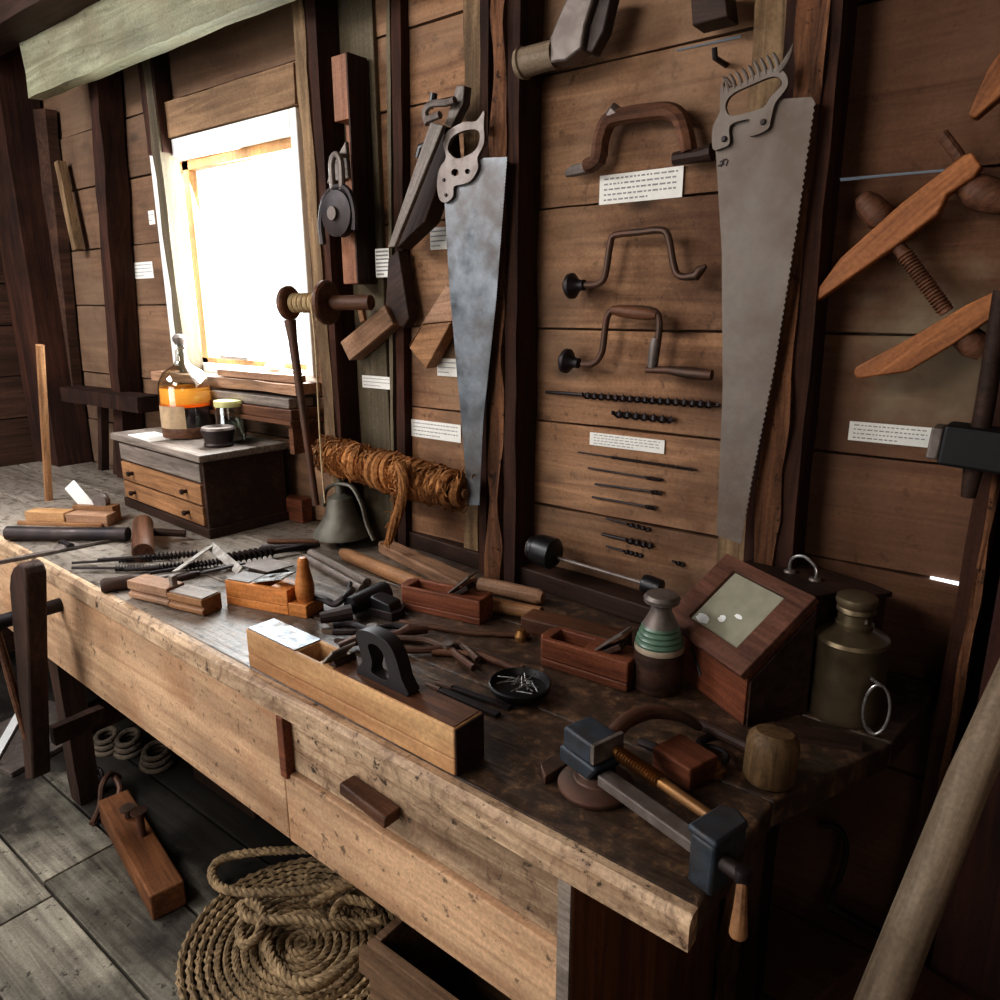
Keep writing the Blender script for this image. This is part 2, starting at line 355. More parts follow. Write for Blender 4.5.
def strand(name, a, b, scale=60):
    m, nt, bs, out = newmat(name); L = nt.links.new; tc = N(nt, 'ShaderNodeTexCoord')
    n1 = N(nt, 'ShaderNodeTexNoise', i_2=float(scale), i_3=6.0, i_4=.7); L(tc.outputs['Object'], n1.inputs[0])
    n2 = N(nt, 'ShaderNodeTexNoise', i_2=9.0, i_3=4.0); L(tc.outputs['Object'], n2.inputs[0])
    c = mixc(nt, 1.0, ramp(nt, n1.outputs[0], [(.3, lin(a)), (.7, lin(b))]), ramp(nt, n2.outputs[0], [(.3, G(.6)), (.7, G(1.25))]), 'MULTIPLY')
    L(c, bs.inputs['Base Color']); bs.inputs['Roughness'].default_value = .9
    bp = N(nt, 'ShaderNodeBump'); bp.inputs['Strength'].default_value = .6; bp.inputs['Distance'].default_value = .003; L(n1.outputs[0], bp.inputs['Height']); L(bp.outputs[0], bs.inputs['Normal']); return m
M['rope'] = strand('manila_rope', (76, 60, 42), (190, 162, 124))
M['tow'] = strand('orange_brown_tow', (96, 58, 30), (190, 132, 76), 120)
M['twine'] = strand('pale_twine', (176, 150, 112), (216, 196, 160))

M['brown2'] = wood('dull_red_brown_wood', (74, 46, 34), (122, 84, 62), 0, 1.5, .6, .3)
M['pinkv'] = wood('pink_brown_upright', (118, 76, 56), (168, 118, 88), 2, 1.2, .6, .3)
M['orangej'] = wood('orange_clamp_wood', (122, 72, 40), (176, 116, 72), 0, 1.2, .55, .3)
M['orangef'] = wood('orange_floor_timber', (96, 60, 38), (156, 104, 66), 0, 1.0, .6, .4, blotch=(70,46,34), blotch_amt=.6)
M['darkred'] = wood('dark_red_board', (34, 18, 14), (72, 38, 28), 0, 1.0, .7, .3)
M['grainx_pale'] = wood('pale_header', (112, 86, 64), (160, 128, 98), 0, .8, .8, .5, knots=.6)
M['sash'] = wood('sunlit_sash', (176, 122, 72), (216, 160, 104), 2, 1.0, .5, .2)
M['hank'] = strand('dark_hank_rope', (50, 42, 36), (104, 90, 74))
M['deepblack'] = plain('soot_black', (9, 8, 9), .6)
M['paleiron'] = metal('pale_worn_iron', (172, 166, 158), (120, 108, 98), .6, .55, .3, scale=60)
M['dullred'] = wood('dull_red_lid_wood', (74, 46, 36), (120, 82, 66), 0, 1.5, .45, .25)
M['malletw'] = wood('dark_mallet_wood', (78, 58, 38), (124, 98, 68), 2, 1.5, .6, .3)
M['oldtan'] = wood('old_box_wood', (84, 62, 46), (142, 112, 86), 0, 1.0, .7, .4)
# ================================================================== THE ROOM
def plankwall(mb, x0, x1, rows, seed, seg=.12, th=.022):
    rnd = random.Random(seed)
    for i,(z0,z1) in enumerate(zip(rows, rows[1:])):
        mb.t = rnd.random(); yo = rnd.uniform(-.003, .003); n = max(1, int((x1-x0)/seg)); prev = None
        for k in range(n+1):
            x = x0+(x1-x0)*k/n
            e0 = z0+.0025+noise.noise(Vector((x*5, z0*7, 1)))*.003; e1 = z1-.0025+noise.noise(Vector((x*5, z1*7, 4)))*.003
            y = yo+noise.noise(Vector((x*1.5, z0*5, 9)))*.004
            ring = [mb.v((x,y,e0)), mb.v((x,y-.001,(e0+e1)/2)), mb.v((x,y,e1)), mb.v((x,th,e1)), mb.v((x,th,e0))]
            if prev:
                for j in range(5): mb.face([prev[j], prev[(j+1)%5], ring[(j+1)%5], ring[j]])
            else: mb.face(ring)
            prev = ring
        mb.face(prev[::-1])
rowsR = [0,.24,.467,.66,.85,1.042,1.243,1.452,1.703,1.965,2.13,2.35,2.62]
rowsL = [0,.3,.6,.85,1.04,1.24,1.51,1.72,1.94,2.13,2.32,2.62]
mb = MB()
plankwall(mb, -1.78, 1.3, rowsR, 3)
plankwall(mb, -3.62, -2.56, rowsL, 5)
plankwall(mb, -2.56, -1.78, [0,.3,.6,.85,1.1,1.285], 8)
plankwall(mb, -2.56, -1.78, [2.02,2.14,2.32,2.62], 9)
for a, b in (((-3.62,.024,0),(-2.56,.03,2.62)), ((-1.78,.024,0),(1.3,.03,2.62)), ((-2.56,.024,0),(-1.78,.03,1.285)), ((-2.56,.024,2.02),(-1.78,.03,2.62))):
    mb.t = 0; mb.box(a, b)
struct('wall_back', mb, M['wall'], smooth=False)
mb = MB(); rr = [0,.22,.47,.72,1.04,1.22,1.43,1.6,1.79,2.0,2.2,2.4,2.62]
Tl = Matrix.Translation((-3.6,0,0)) @ Matrix.Rotation(R(90), 4, 'Z')
mb.M = Tl; plankwall(mb, -3.4, .02, rr, 12); mb.t = 0; mb.box((-3.4,.024,0),(.02,.03,2.62)); mb.M = Matrix.Identity(4)
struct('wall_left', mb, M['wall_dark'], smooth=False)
# front wall with the open doorway on the left, and the right wall (both behind the camera)
mb = MB(); mb.M = Matrix.Translation((0,-3.4,0)) @ Matrix.Rotation(R(180), 4, 'Z')
plankwall(mb, -1.3, 1.3, rr, 14, .5); plankwall(mb, 3.0, 3.62, rr, 15, .5); plankwall(mb, 1.3, 3.0, [2.2,2.4,2.62], 16, .5)
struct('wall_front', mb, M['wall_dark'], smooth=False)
mb = MB(); mb.M = Matrix.Translation((1.3,0,0)) @ Matrix.Rotation(R(-90), 4, 'Z'); plankwall(mb, -.02, 3.4, rr, 17, .5)
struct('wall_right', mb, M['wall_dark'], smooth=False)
# floor
mb = MB(); rnd = random.Random(4)
ys = [-3.45,-3.2,-2.95,-2.7,-2.45,-2.2,-1.95,-1.7,-1.5,-1.27,-1.06,-.857,-.66,-.44,-.22,.03]
for y0, y1 in zip(ys, ys[1:]):
    xs = [-3.62]; x = -3.62+rnd.uniform(.5,1.6)
    if abs(y0+1.06) < .01: xs += [-1.93]; x = -.2
    elif abs(y0+.857) < .01: xs += [-2.0]; x = -.4
    elif abs(y0+1.27) < .01: xs += [-1.9]; x=-.5
    while x < 1.1: xs.append(x); x += rnd.uniform(1.1,2.0)
    xs.append(1.32)
    for x0, x1 in zip(xs, xs[1:]):
        mb.t = rnd.random(); dz = rnd.uniform(-.002,.0)
        mb.box((x0+.003,y0+.0035,-.03),(x1-.003,y1-.0035,dz))
mb.t = 0; mb.box((-3.62,-3.45,-.05),(1.32,.03,-.032))
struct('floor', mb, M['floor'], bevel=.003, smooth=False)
mb = MB(); rnd = random.Random(2)
for i in range(13):
    mb.t = rnd.random(); mb.box((-3.62,-3.45+i*.27,2.6),(1.32,-3.45+i*.27+.265,2.63))
struct('ceiling', mb, M['ceil'], smooth=False)
tn = [0]
def trim(mb, mat, **k):
    tn[0] += 1; return struct('trim_%d' % tn[0], mb, mat, **k)
def upright(top, bot, y, w, t, mat, seed=1, amp=.003, z1=2.6, z0=0.0, segs=30):
    # upright bar whose left front edge runs through two points seen on plane y
    a = ony(top[0], top[1], y); b = ony(bot[0], bot[1], y); d = (a-b)/(a.z-b.z)
    A = b+d*(z1-b.z); B = b+d*(z0-b.z); sh = V((w/2, t/2, 0))
    mb = MB(); mb.beam(B+sh, A+sh, w, t, up=(0,-1,0), segs=segs, amp=amp, seed=seed); return trim(mb, mat)
# ceiling joists and the pale beam at the top left
mb = MB(); mb.beam((-3.6,-.25,2.42),(-2.2,-.25,2.42),.12,.12,up=(0,0,1),segs=6); trim(mb, M['dark'])
for i,x in enumerate((-3.0,-1.9,-.8,.3)):
    mb = MB(); mb.beam((x,-3.4,2.54),(x,0,2.54),.07,.12,up=(0,0,1),segs=10,seed=i); trim(mb, M['dark'])
a = ony(25,98,-.2); b = ony(262,1,-.2); zc = (a.z+b.z)/2; L0 = ony(24,70,-.2).x
mb = MB(); mb.beam((L0,-.175,zc+.115),(-.9,-.175,zc+.115),.23,.05,up=(0,-1,0),segs=30,amp=.003,seed=3); trim(mb, M['beam'])
mb = MB(); mb.beam((L0+.02,-.16,zc+.26),(L0+.45,-.16,zc+.26),.05,.06,up=(0,-1,0),segs=6,amp=.006,seed=9); trim(mb, M['stud_red'])
# corner post and the boards of the left bay
mb = MB(); mb.beam((-3.47,-.08,0),(-3.47,-.08,2.6),.24,.14,amp=.002,segs=20); trim(mb, M['stud'])
mb = MB(); mb.beam(ony(84,500,-.03),ony(45,110,-.03),.1,.04,amp=.002,segs=16,seed=4); trim(mb, M['wall_dark'])
mb = MB(); mb.beam(ony(78,250,-.04),ony(60,162,-.04),.035,.03,amp=.002,segs=8,seed=5); trim(mb, M['stud_pale'])
mb = MB(); mb.beam(ony(134,500,-.05),ony(104,72,-.05),.07,.08,amp=.003,segs=20,seed=6); trim(mb, M['stud'])
mb = MB(); mb.beam(ony(72,393,-.1),ony(150,404,-.1),.055,.09,up=(0,-1,0),amp=.002,segs=8,seed=7); trim(mb, M['stud'])
for p, q, w in (((103,402),(104,500),.03), ((120,404),(118,498),.03)):
    mb = MB(); mb.beam(ony(*q,-.06),ony(*p,-.06),w,.03,amp=.001,segs=6); trim(mb, M['darkv'])
# window studs and header
upright((141,54),(186,420), -.06, .045,.06, M['graywall'], 11)
mb = MB(); xa = ony(150,80,-.02).x; mb.beam((xa+.045,-.03,1.98),(xa+.045,-.03,2.6),.09,.05,seed=12,amp=.002); trim(mb, M['stud'])  # dark board standing in for the shadowed right face of the stud
upright((291,0),(318,340), -.09, .042,.09, M['stud_pale'], 13, z0=.85)
upright((304,0),(332,440), -.085, .04,.083, M['stud'], 14, z0=.85, amp=.001)  # pale and dark bars put the post's lit front and shaded side into colour
mb = MB(); mb.beam((-2.53,-.012,2.075),(-1.76,-.012,2.075),.1,.035,up=(0,-1,0),seed=15); trim(mb, M['grainx_pale'])
# grey vertical board right of the window post and its dark edge batten
mb = MB(); x0 = ony(336,250).x; x1 = ony(386,250).x; mb.t=.5
mb.box((x0-.03,-.014,.85),(x1,.0,2.6)); trim(mb, M['graywall'], bevel=.002, smooth=False)
upright((386,0),(389,300), -.03, .012,.03, M['graywall'], 16, z0=.85, amp=.001)
upright((391,0),(395,300), -.028, .03,.028, M['stud'], 17, z0=.85, amp=.001)
# studs behind the saws
upright((464,30),(464,520), -.03, .047,.03, M['stud_pale'], 18, z0=.85)
upright((480,30),(479,520), -.06, .022,.06, M['stud'], 19, z0=.85, amp=.001)
upright((491,30),(487,520), -.085, .04,.085, M['stud_red'], 20, z0=.85, amp=.006, segs=60)
upright((507,30),(504,520), -.08, .032,.08, M['stud'], 21, z0=.85, amp=.002)  # dark bar in place of the shaded right side of the stud
upright((753,40),(718,545), -.03, .082,.03, M['stud_pale'], 22, z0=.0)
upright((784,40),(744,545), -.055, .03,.055, M['stud'], 23, z0=.0, amp=.001)
upright((796,30),(752,552), -.085, .045,.085, M['stud_red'], 24, z0=.0, amp=.006, segs=60)
upright((816,30),(772,552), -.08, .036,.08, M['stud'], 25, z0=.0, amp=.002)  # likewise a dark bar for this stud's shaded right side
# end stud at the right
upright((976,485),(907,877), -.07, .03,.07, M['stud'], 26, z0=0, amp=.001)
upright((988,500),(922,870), -.075, .012,.07, M['stud_red'], 27, z0=0, amp=.003, segs=50)
# daylight in the cracks between boards
def glow(name, s):
    m, nt, bs, out = newmat(name); bs.inputs['Base Color'].default_value = (0,0,0,1); bs.inputs['Emission Color'].default_value = (.8,.9,1,1); bs.inputs['Emission Strength'].default_value = s; return m
def crack(a, b, h, s, y=-.001):
    A = ony(*a, y); B = ony(*b, y); mb = MB(); mb.hexa([(A.x,y,A.z-h*.3),(B.x,y,B.z-h/2),(B.x,.02,B.z-h/2),(A.x,.02,A.z-h*.3),(A.x,y,A.z+h*.3),(B.x,y,B.z+h/2),(B.x,.02,B.z+h/2),(A.x,.02,A.z+h*.3)])
    trim(mb, glow('crack_daylight', s), smooth=False)
crack((930,578),(962,585),.005,2.2,-.006)
crack((676,50),(740,36),.0022,.1,-.005)
crack((835,179),(955,169),.0026,.1,-.005)
# ------------------------------------------------------------------ window
wx0, wx1, wz0, wz1 = -2.56, -1.775, 1.30, 2.022
mb = MB()
for a, b in (((wx0,-.02,wz0),(wx0+.05,.1,wz1)), ((wx1-.03,-.02,wz0),(wx1,.1,wz1)), ((wx0+.0501,-.02,wz1-.05),(wx1-.0301,.1,wz1)), ((wx0,.0,wz0-.02),(wx1,.1,wz0+.012))): mb.box(a, b)
win = struct('window_1', mb, M['white'], bevel=.003, smooth=False)
mb = MB()
for a, b in (((wx0+.08,.045,wz0+.01),(wx0+.12,.075,wz1-.05)), ((wx1-.05,.045,wz0+.01),(wx1-.03,.075,wz1-.06)), ((wx0+.05,.045,wz1-.08),(wx1-.03,.075,wz1-.05)), ((wx0+.05,.045,wz0),(wx1-.012,.075,wz0+.03))): mb.box(a, b)
link('sash', mb, M['sash'], win, bevel=.002, smooth=False)
mb = MB(); mb.box((wx0+.1,.058,wz0+.02),(wx1-.02,.061,wz1-.07)); link('pane', mb, M['pane'], win, smooth=False)
mb = MB(); mb.beam((wx0-.02,-.05,wz0-.03),(wx1+.01,-.05,wz0-.03),.09,.03,up=(0,0,1),amp=.002); link('sill', mb, M['pink'], win)
# ------------------------------------------------------------------ camera and light
cam = bpy.data.cameras.new('camera'); co = bpy.data.objects.new('camera', cam); COL.objects.link(co)
cam.sensor_width = 36; cam.lens = 36*FPX/1000; cam.clip_start = .02
rx = Vector((CX.x, CY.x, CZ.x)); dn = Vector((CX.y, CY.y, CZ.y)); fw = Vector((CX.z, CY.z, CZ.z))
cm = Matrix((rx, -dn, -fw)).transposed().to_4x4(); cm.translation = CAM; co.matrix_world = cm
bpy.context.scene.camera = co
def area(name, loc, target, sx, sy, e, c):
    l = bpy.data.lights.new(name, 'AREA'); l.shape = 'RECTANGLE'; l.size = sx; l.size_y = sy; l.energy = e; l.color = c
    o = bpy.data.objects.new(name, l); COL.objects.link(o); o.location = loc
    o.rotation_euler = (Vector(target)-Vector(loc)).to_track_quat('-Z','Y').to_euler(); return o
area('window_daylight', (-2.17,.13,1.66), (-2.1,-1,1.35), .72, .68, 60, (.93,.97,1.0))
area('high_fill', (-2.75,-1.6,2.52), (-2.0,-.9,.6), 1.0, .7, 60, (.98,.98,1.0))  # unseen lamp added high on the left; the ceiling has no hatch
area('doorway_daylight', (-2.15,-3.35,1.5), (-1.9,-1,1.0), 1.4, 1.2, 10, (.97,.98,1.0))
area('wall_fill', (-1.5,-2.3,2.5), (-.95,0,1.55), .9, .6, 26, (1.0,.94,.86))  # unseen lamp added to brighten the middle of the back wall
area('right_fill', (.9,-2.6,1.9), (-.15,-.3,.6), .8, .9, 6, (1.0,.88,.78))  # weak lamp added to lift the dark lower right; no doorway there
w = bpy.data.worlds.new('daylight'); bpy.context.scene.world = w; w.use_nodes = True
w.node_tree.nodes['Background'].inputs[0].default_value = (.95,.98,1,1); w.node_tree.nodes['Background'].inputs[1].default_value = 2.6
sc = bpy.context.scene
sc.view_settings.view_transform = 'Standard'; sc.view_settings.look = 'Medium High Contrast'; sc.view_settings.exposure = 0.0
sc.cycles.max_bounces = 7; sc.cycles.diffuse_bounces = 3; sc.cycles.glossy_bounces = 3; sc.cycles.transparent_max_bounces = 12; sc.cycles.caustics_reflective = False; sc.cycles.caustics_refractive = False
sc.cycles.sample_clamp_indirect = 4.0
# ================================================================== THE BENCH
bench = thing('workbench', 'long worn wooden workbench with pale front boards along the back wall', 'workbench', V((-1.9,-.4,0)))
Bi = Matrix.Translation((1.9,.4,0))
def yf(x): return -.755+(x+.247)*(-.028) if x > -5 else 0
mb = MB(Bi); rnd = random.Random(5)
def topplank(pts, t):
    mb.t = t; mb.prism(pts, BT-.045, BT)
topplank([(-3.55,yf(-3.55)+.022),(-.245,yf(-.245)+.022),(-.238,-.5),(-3.55,-.47)], .5)
topplank([(-3.55,-.466),(-.238,-.4965),(-.14,-.25),(-3.55,-.235)], .35)
topplank([(-3.55,-.231),(-.14,-.246),(-.11,-.012),(-3.55,-.012)], .6)
link('benchtop', mb, M['top'], bench, bevel=.004, smooth=False)
mb = MB(Bi); mb.t=.6; n = 90; prev = None
for i in range(n+1):
    x = -3.55+(3.55-.245)*i/n; y = yf(x); k = noise.noise(Vector((x*9,0,0)))*.004+noise.noise(Vector((x*40,0,3)))*.0025
    ring = [mb.v(p) for p in ((x,y+.022,BT-.0005),(x,y+.009+k,BT),(x,y+k*.5,BT-.010),(x,y,BT-.045),(x,y+.022,BT-.045))]
    if prev:
        for j in range(5): mb.face([prev[j],prev[(j+1)%5],ring[(j+1)%5],ring[j]])
    else: mb.face(ring[::-1])
    prev = ring
mb.face(prev); link('front_edge', mb, M['edge'], bench)
xs_ = ony(275,715,-.735).x; xe = ony(555,900,-.755).x; zs = ony(360,827,-.745).z; zl_ = ony(40,658,-.708).z; zm_ = ony(272,832,-.735).z; zr_ = ony(397,926,-.748).z; zr_ = zm_+(zr_-zm_)*(xe-xs_)/(ony(397,926,-.748).x-xs_)
mb = MB(Bi); mb.t=.5
def fboard(x0, x1, z0, z1, dy, th=.025, z0b=None):
    z0b = z0 if z0b is None else z0b
    mb.hexa([(x0,yf(x0)+dy,z0),(x1,yf(x1)+dy,z0b),(x1,yf(x1)+dy+th,z0b),(x0,yf(x0)+dy+th,z0),(x0,yf(x0)+dy,z1),(x1,yf(x1)+dy,z1),(x1,yf(x1)+dy+th,z1),(x0,yf(x0)+dy+th,z1)])
n = 40
fboard(-3.55, xs_, zl_+(zl_-zm_)*.9, BT-.0515, .006, z0b=zm_)
link('apron_board', mb, M['apron'], bench, bevel=.003, smooth=False)
mb = MB(Bi); mb.t=.62; fboard(xs_+.002, xe, zm_, zs, .005, z0b=zr_); link('lower_board', mb, M['apron'], bench, bevel=.003, smooth=False)
mb = MB(Bi); mb.t=.3; fboard(xs_+.012, xe, zs+.003, BT-.046, .016); dr = link('drawer', mb, M['edge'], bench, bevel=.002, smooth=False)
A = ony(343,786,-.748); Bq = ony(391,820,-.748)
mb = MB(Bi); mb.t=.3; mb.beam((A.x,yf(A.x)-.002,A.z),(Bq.x,yf(Bq.x)-.002,Bq.z),.021,.032,up=(0,-1,0),segs=4,amp=.001); link('handle', mb, M['brown'], dr, bevel=.003)
mb = MB(Bi); mb.t=.4; fboard(xs_, xs_+.02, zs-.008, BT-.046, -.002, .03); link('stile', mb, M['red'], bench, bevel=.002, smooth=False)
mb = MB(Bi); mb.t=.7; fboard(xe+.002, xe+.022, .02, BT-.046, .005, .55); link('end_panel', mb, M['apron_in'], bench, bevel=.002, smooth=False)
mb = MB(Bi); mb.t=.9; fboard(xe+.001, xe+.02, .02, BT-.046, .0, .006); link('end_panel_edge', mb, M['greywood'], bench, smooth=False)
for i,(x,y,m) in enumerate(((-2.28,-.62,'darkv'),(-2.28,-.1,'darkv'),(-.47,-.66,'darkv'),(-.47,-.1,'darkv'),(-3.45,-.6,'darkv'))):
    mb = MB(Bi); mb.beam((x,y,0),(x,y,BT-.045),.065,.065,seed=i); link('leg', mb, M[m], bench)
mb = MB(Bi); mb.beam((-2.28,-.6,.26),(-2.28,-.08,.26),.03,.09,up=(0,0,1)); link('rail', mb, M['dark'], bench)
# leg vise on the left front
xv = ony(24,650,-.8).x
lv = thing('leg_vise', 'dark upright wooden vise jaw with rounded top, at the left front of the bench', 'vise', V((xv,-.79,0)))
Li = Matrix.Translation((-xv,.79,0)); t0 = ony(25,562,-.80).z; zv = .05
w_ = .034
pts = [(-w_*.7,zv),(w_*.7,zv)]+[(w_,.5),(w_,t0-.03)]+[(w_*math.cos(a), t0-.03+.03*math.sin(a)) for a in [R(30),R(60),R(90),R(120),R(150)]]+[(-w_,t0-.03),(-w_,.5)]
mb = MB(); T = Matrix(((1,0,0,0),(0,0,-1,0),(0,1,0,0),(0,0,0,1))); pts = [(lambda q: (q.x-xv, q.z))(ony(a,b,-.82)) for a,b in ((16,585),(17,573),(20,566),(25,562),(30,566),(33,575),(36,700),(39,777),(31,777),(28,738),(22,660))]; mb.prism(pts, -.0, .045, T); link('jaw', mb, M['darkv'], lv, bevel=.005)
mb = MB(); mb.tube([(0,.14,t0-.17),(0,-.11,t0-.17)], .018, 14); sc_ = link('screw', mb, M['iron'], lv)
mb = MB(); mb.tube([(-.14,-.1,t0-.2),(.13,-.1,t0-.14)], .011, 10); link('handle', mb, M['dark'], sc_)
mb = MB(); zg = ony(38,738,-.8).z; mb.beam((.0,.15,zg),(0,.018,zg),.03,.05,up=(0,0,1)); link('guide_bar', mb, M['dark'], lv)

mb = MB(Li); A = ony(0,642,-.85); Bq = ony(27,738,-.83); mb.tube([A-(Bq-A)*.1,A.lerp(Bq,.5),Bq],[.009,.011,.009],10); link('vise_brace', mb, M['brown'], lv)
# ================================================================== THINGS ON THE BENCH
FWD = Vector((CX.z, CY.z, CZ.z))
def mpp(p): return (Vector(p)-CAM).dot(FWD)/FPX
def B3(px, py, h=0.0): return onz(px, py, BT+h)
Zup = Vector((0,0,1))
def loc(Mx, p): return Mx.inverted() @ Vector(p)
# ---- tool chest
F = benchframe((127,500),(207,537)); F.translation = Vector((-2.5,-.285,BT)); cx_ = Vector((-1.944,-.318,BT))-F.translation
F = frame_from(Vector((-2.485,-.279,BT)), cx_, Zup); LC = .565; DC = .262; HC = ony(207,455,-.31).z-BT
chest = thing('tool_chest', 'dark wooden tool chest with two pale drawers, standing under the window', 'chest', F)
def bx(name, a, b, mat, par, bevel=.002, T=None):
    mb = MB(); mb.box(a, b, T); return link(name, mb, M[mat], par, bevel=bevel, smooth=False)
mb = MB(); mb.box((0,0,.02),(LC,DC,HC-.02)); mb.box((-.008,-.006,0),(LC+.008,DC,.03)); link('case', mb, M['dark'], chest, bevel=.003, smooth=False)
bx('lid', (-.022,-.018,HC-.022), (LC+.018,DC+.002,HC), 'greywood', chest, .004)
bx('upper_front', (.012,-.006,.165), (LC-.012,.01,HC-.03), 'greywood', chest)
for z0, z1 in ((.036,.092),(.098,.158)):
    d = bx('drawer', (.014,-.008,z0), (LC-.014,.01,z1), 'tan', chest)
    for x in (.1, LC-.1):
        mb = MB(); mb.lathe([(.006,0),(.005,.008),(.009,.014),(.007,.02),(0,.021)], Matrix.Translation((x,-.008,(z0+z1)/2)) @ Matrix.Rotation(R(90),4,'X'), 10); link('knob', mb, M['dark'], d)
mb = MB(); mb.lathe([(.012,0),(.012,.003),(0,.004)], Matrix.Translation((LC+.001,DC*.5,HC*.6)) @ Matrix.Rotation(R(90),4,'Y'), 12); link('escutcheon', mb, M['iron'], chest)
ZL = BT+HC
# ---- things on the chest
def on(px, py, z): return onz(px, py, z)
pj = on(190,436,ZL); s = mpp(pj); rj = 24.5*s
jug = thing('glass_jug', 'large clear glass jug half full of orange liquid, on the tool chest', 'jug', pj)
mb = MB(); prof = [(0,.002),(rj*.95,.002),(rj,.012),(rj,.15),(rj*.96,.175),(rj*.75,.205),(rj*.35,.225),(.018,.24),(.016,.275),(.02,.28),(.02,.29)]
mb.lathe(prof, n=32); link('bottle_glass', mb, M['jar'], jug)
mb = MB(); mb.lathe([(0,.1),(rj*.95,.1),(rj*.95,.15),(rj*.93,.158),(0,.158)], n=32); link('liquid', mb, M['amber'], jug)
mb = MB(); mb.lathe([(0,.006),(rj*.9,.006),(rj*.95,.014),(rj*.95,.099),(0,.099)], n=32); link('sediment', mb, plain('dark_sediment',(58,42,48),.3), jug)
mb = MB(); k = 16; a0, a1 = R(-122), R(-34)
for i in range(k):
    t0_, t1_ = a0+(a1-a0)*i/k, a0+(a1-a0)*(i+1)/k; q = rj*1.012
    v = [mb.v(p) for p in ((q*math.cos(t0_),q*math.sin(t0_),.035),(q*math.cos(t1_),q*math.sin(t1_),.035),(q*math.cos(t1_),q*math.sin(t1_),.105),(q*math.cos(t0_),q*math.sin(t0_),.105))]; mb.face(v)
link('paper_label', mb, plain('stained_label', (176,150,120), .9), jug)
mb = MB(); mb.lathe([(rj*1.004,.004),(rj*1.02,.02),(rj*1.02,.034),(rj*1.004,.036)], n=32); link('base_band', mb, M['brown'], jug)
mb = MB(); mb.lathe([(rj*.6,.106),(rj*.99,.106),(rj*.99,.109),(rj*.6,.109)], n=24)
link('liquid_surface', mb, M['amber'], jug)
mb = MB(); mb.lathe([(.013,.285),(.015,.292),(.02,.3),(.021,.31),(.012,.32),(0,.322)], n=16); link('stopper', mb, M['lead'], jug)
pj = on(232,441,ZL); s = mpp(pj); r_ = 14*s
jar = thing('glass_jar', 'small clear glass jar with yellow-green rim, beside the big jug on the chest', 'jar', pj)
mb = MB(); mb.lathe([(0,.002),(r_,.002),(r_,.1),(r_*.94,.108),(r_*.94,.125),(r_*.9,.125),(r_*.9,.108),(r_*.95,.1),(r_*.95,.006),(0,.006)], n=24); link('jar_glass', mb, M['jar'], jar)
mb = MB(); mb.lathe([(r_*.97,.108),(r_*.99,.11),(r_*.99,.124),(r_*.97,.126)], n=24); link('rim', mb, plain('yellow_rim', (196,190,130), .5), jar)
mb = MB(); mb.lathe([(0,.004),(r_*.8,.004),(r_*.6,.03),(r_*.15,.045),(0,.046)], n=16); link('contents', mb, M['white'], jar)
pj = on(224,444,ZL); s = mpp(pj); r_ = 16*s; pj = on(223,445,ZL)
tin = thing('ink_pot', 'squat dark round pot with open top, in front of the glass jar', 'pot', pj+Vector((.0,-.012,0)))
mb = MB(); mb.lathe([(0,0),(r_*.85,0),(r_*.9,.006),(r_*.82,.012),(r_*.88,.03),(r_,.045),(r_*.98,.053),(r_*.75,.056),(r_*.6,.05),(r_*.55,.03),(0,.03)], n=28); link('pot_body', mb, M['iron'], tin)
mb = MB(); mb.lathe([(r_*.62,.052),(r_*.74,.059),(r_*.95,.057),(r_*1.0,.05)], n=28); link('rim', mb, M['lead'], tin)
q = on(150,437,ZL); mb = MB(); mb.box((-.1,-.05,0),(.08,.035,.003)); single('lid_glare','thin white patch in place of window glare on the chest lid','paper',mb,M['paper'],Matrix.Translation(q+Vector((.02,.01,0.0))) @ Matrix.Rotation(R(-6),4,'Z'))  # white sheet added for the window's reflection on the lid
# ---- sill clutter
for i,(a,b,h,dy,lab) in enumerate((((222,376),(302,387),.018,-.1,'long worn pink-brown stick lying on the window sill'),)):
    A = ony(*a,-.06); Bq = ony(*b,-.06); A.z = Bq.z = wz0-.014+.012; F = frame_from(A, Bq-A, Zup); mb = MB(); mb.beam((0,0,0),((Bq-A).length,0,0),.03,.02,up=(0,0,1),amp=.001)
    single('wooden_stick', lab, 'stick', mb, M['pink'], F)
zs_ = wz0-.20
A = ony(212,386,-.1); Bq = ony(303,404,-.1); Bq.z = A.z = (A.z+Bq.z)/2
shf = frame_from(Vector((A.x,-.012,A.z-.06)), Vector((1,0,0)), Zup); LS = Bq.x-A.x
mb = MB(); mb.box((-.02,-.12,-.012),(LS-.02,.0,.0)); mb.box((0,-.1,-.1),(.02,-.002,-.012)); mb.box((LS-.06,-.1,-.1),(LS-.04,-.002,-.012)); shelf = single('wall_shelf','small bracketed wooden shelf under the window sill','shelf',mb,M['brown'],shf)
for i,(w0,w1,h,dz,mt,lab) in enumerate(((.0,LS-.03,.03,.0,'brown','lower board of the pair stacked on the shelf below the window'),(.01,LS-.05,.028,.0315,'greywood','upper grey board of the pair stacked on the shelf below the window'))):
    mb = MB(); mb.box((w0,-.11+.01*i,dz),(w1,-.012,dz+h)); single('spare_board', lab, 'board', mb, M[mt], shf, bevel=.003, smooth=False)
p = ony(265,368,-.03); p.z = wz0+.012
mb = MB(); mb.lathe([(.0,0),(.028,0),(.03,.012),(.024,.022),(.012,.03),(0,.031)]); single('white_lump','small white rounded lump of chalk on the window sill','chalk',mb,M['white'],Matrix.Translation(p+Vector((0,.035,0))))
mb = MB(); mb.tube([(0,0,.006),(.16,0,.006)], .006, 8); single('sill_pencil','short dark stick lying on the sill against the window glass','stick',mb,M['greywood'],Matrix.Translation(ony(222,362,.03)*1.0+Vector((0,0,0))) if False else Matrix.Translation(Vector((-2.33,.03,wz0+.03))))
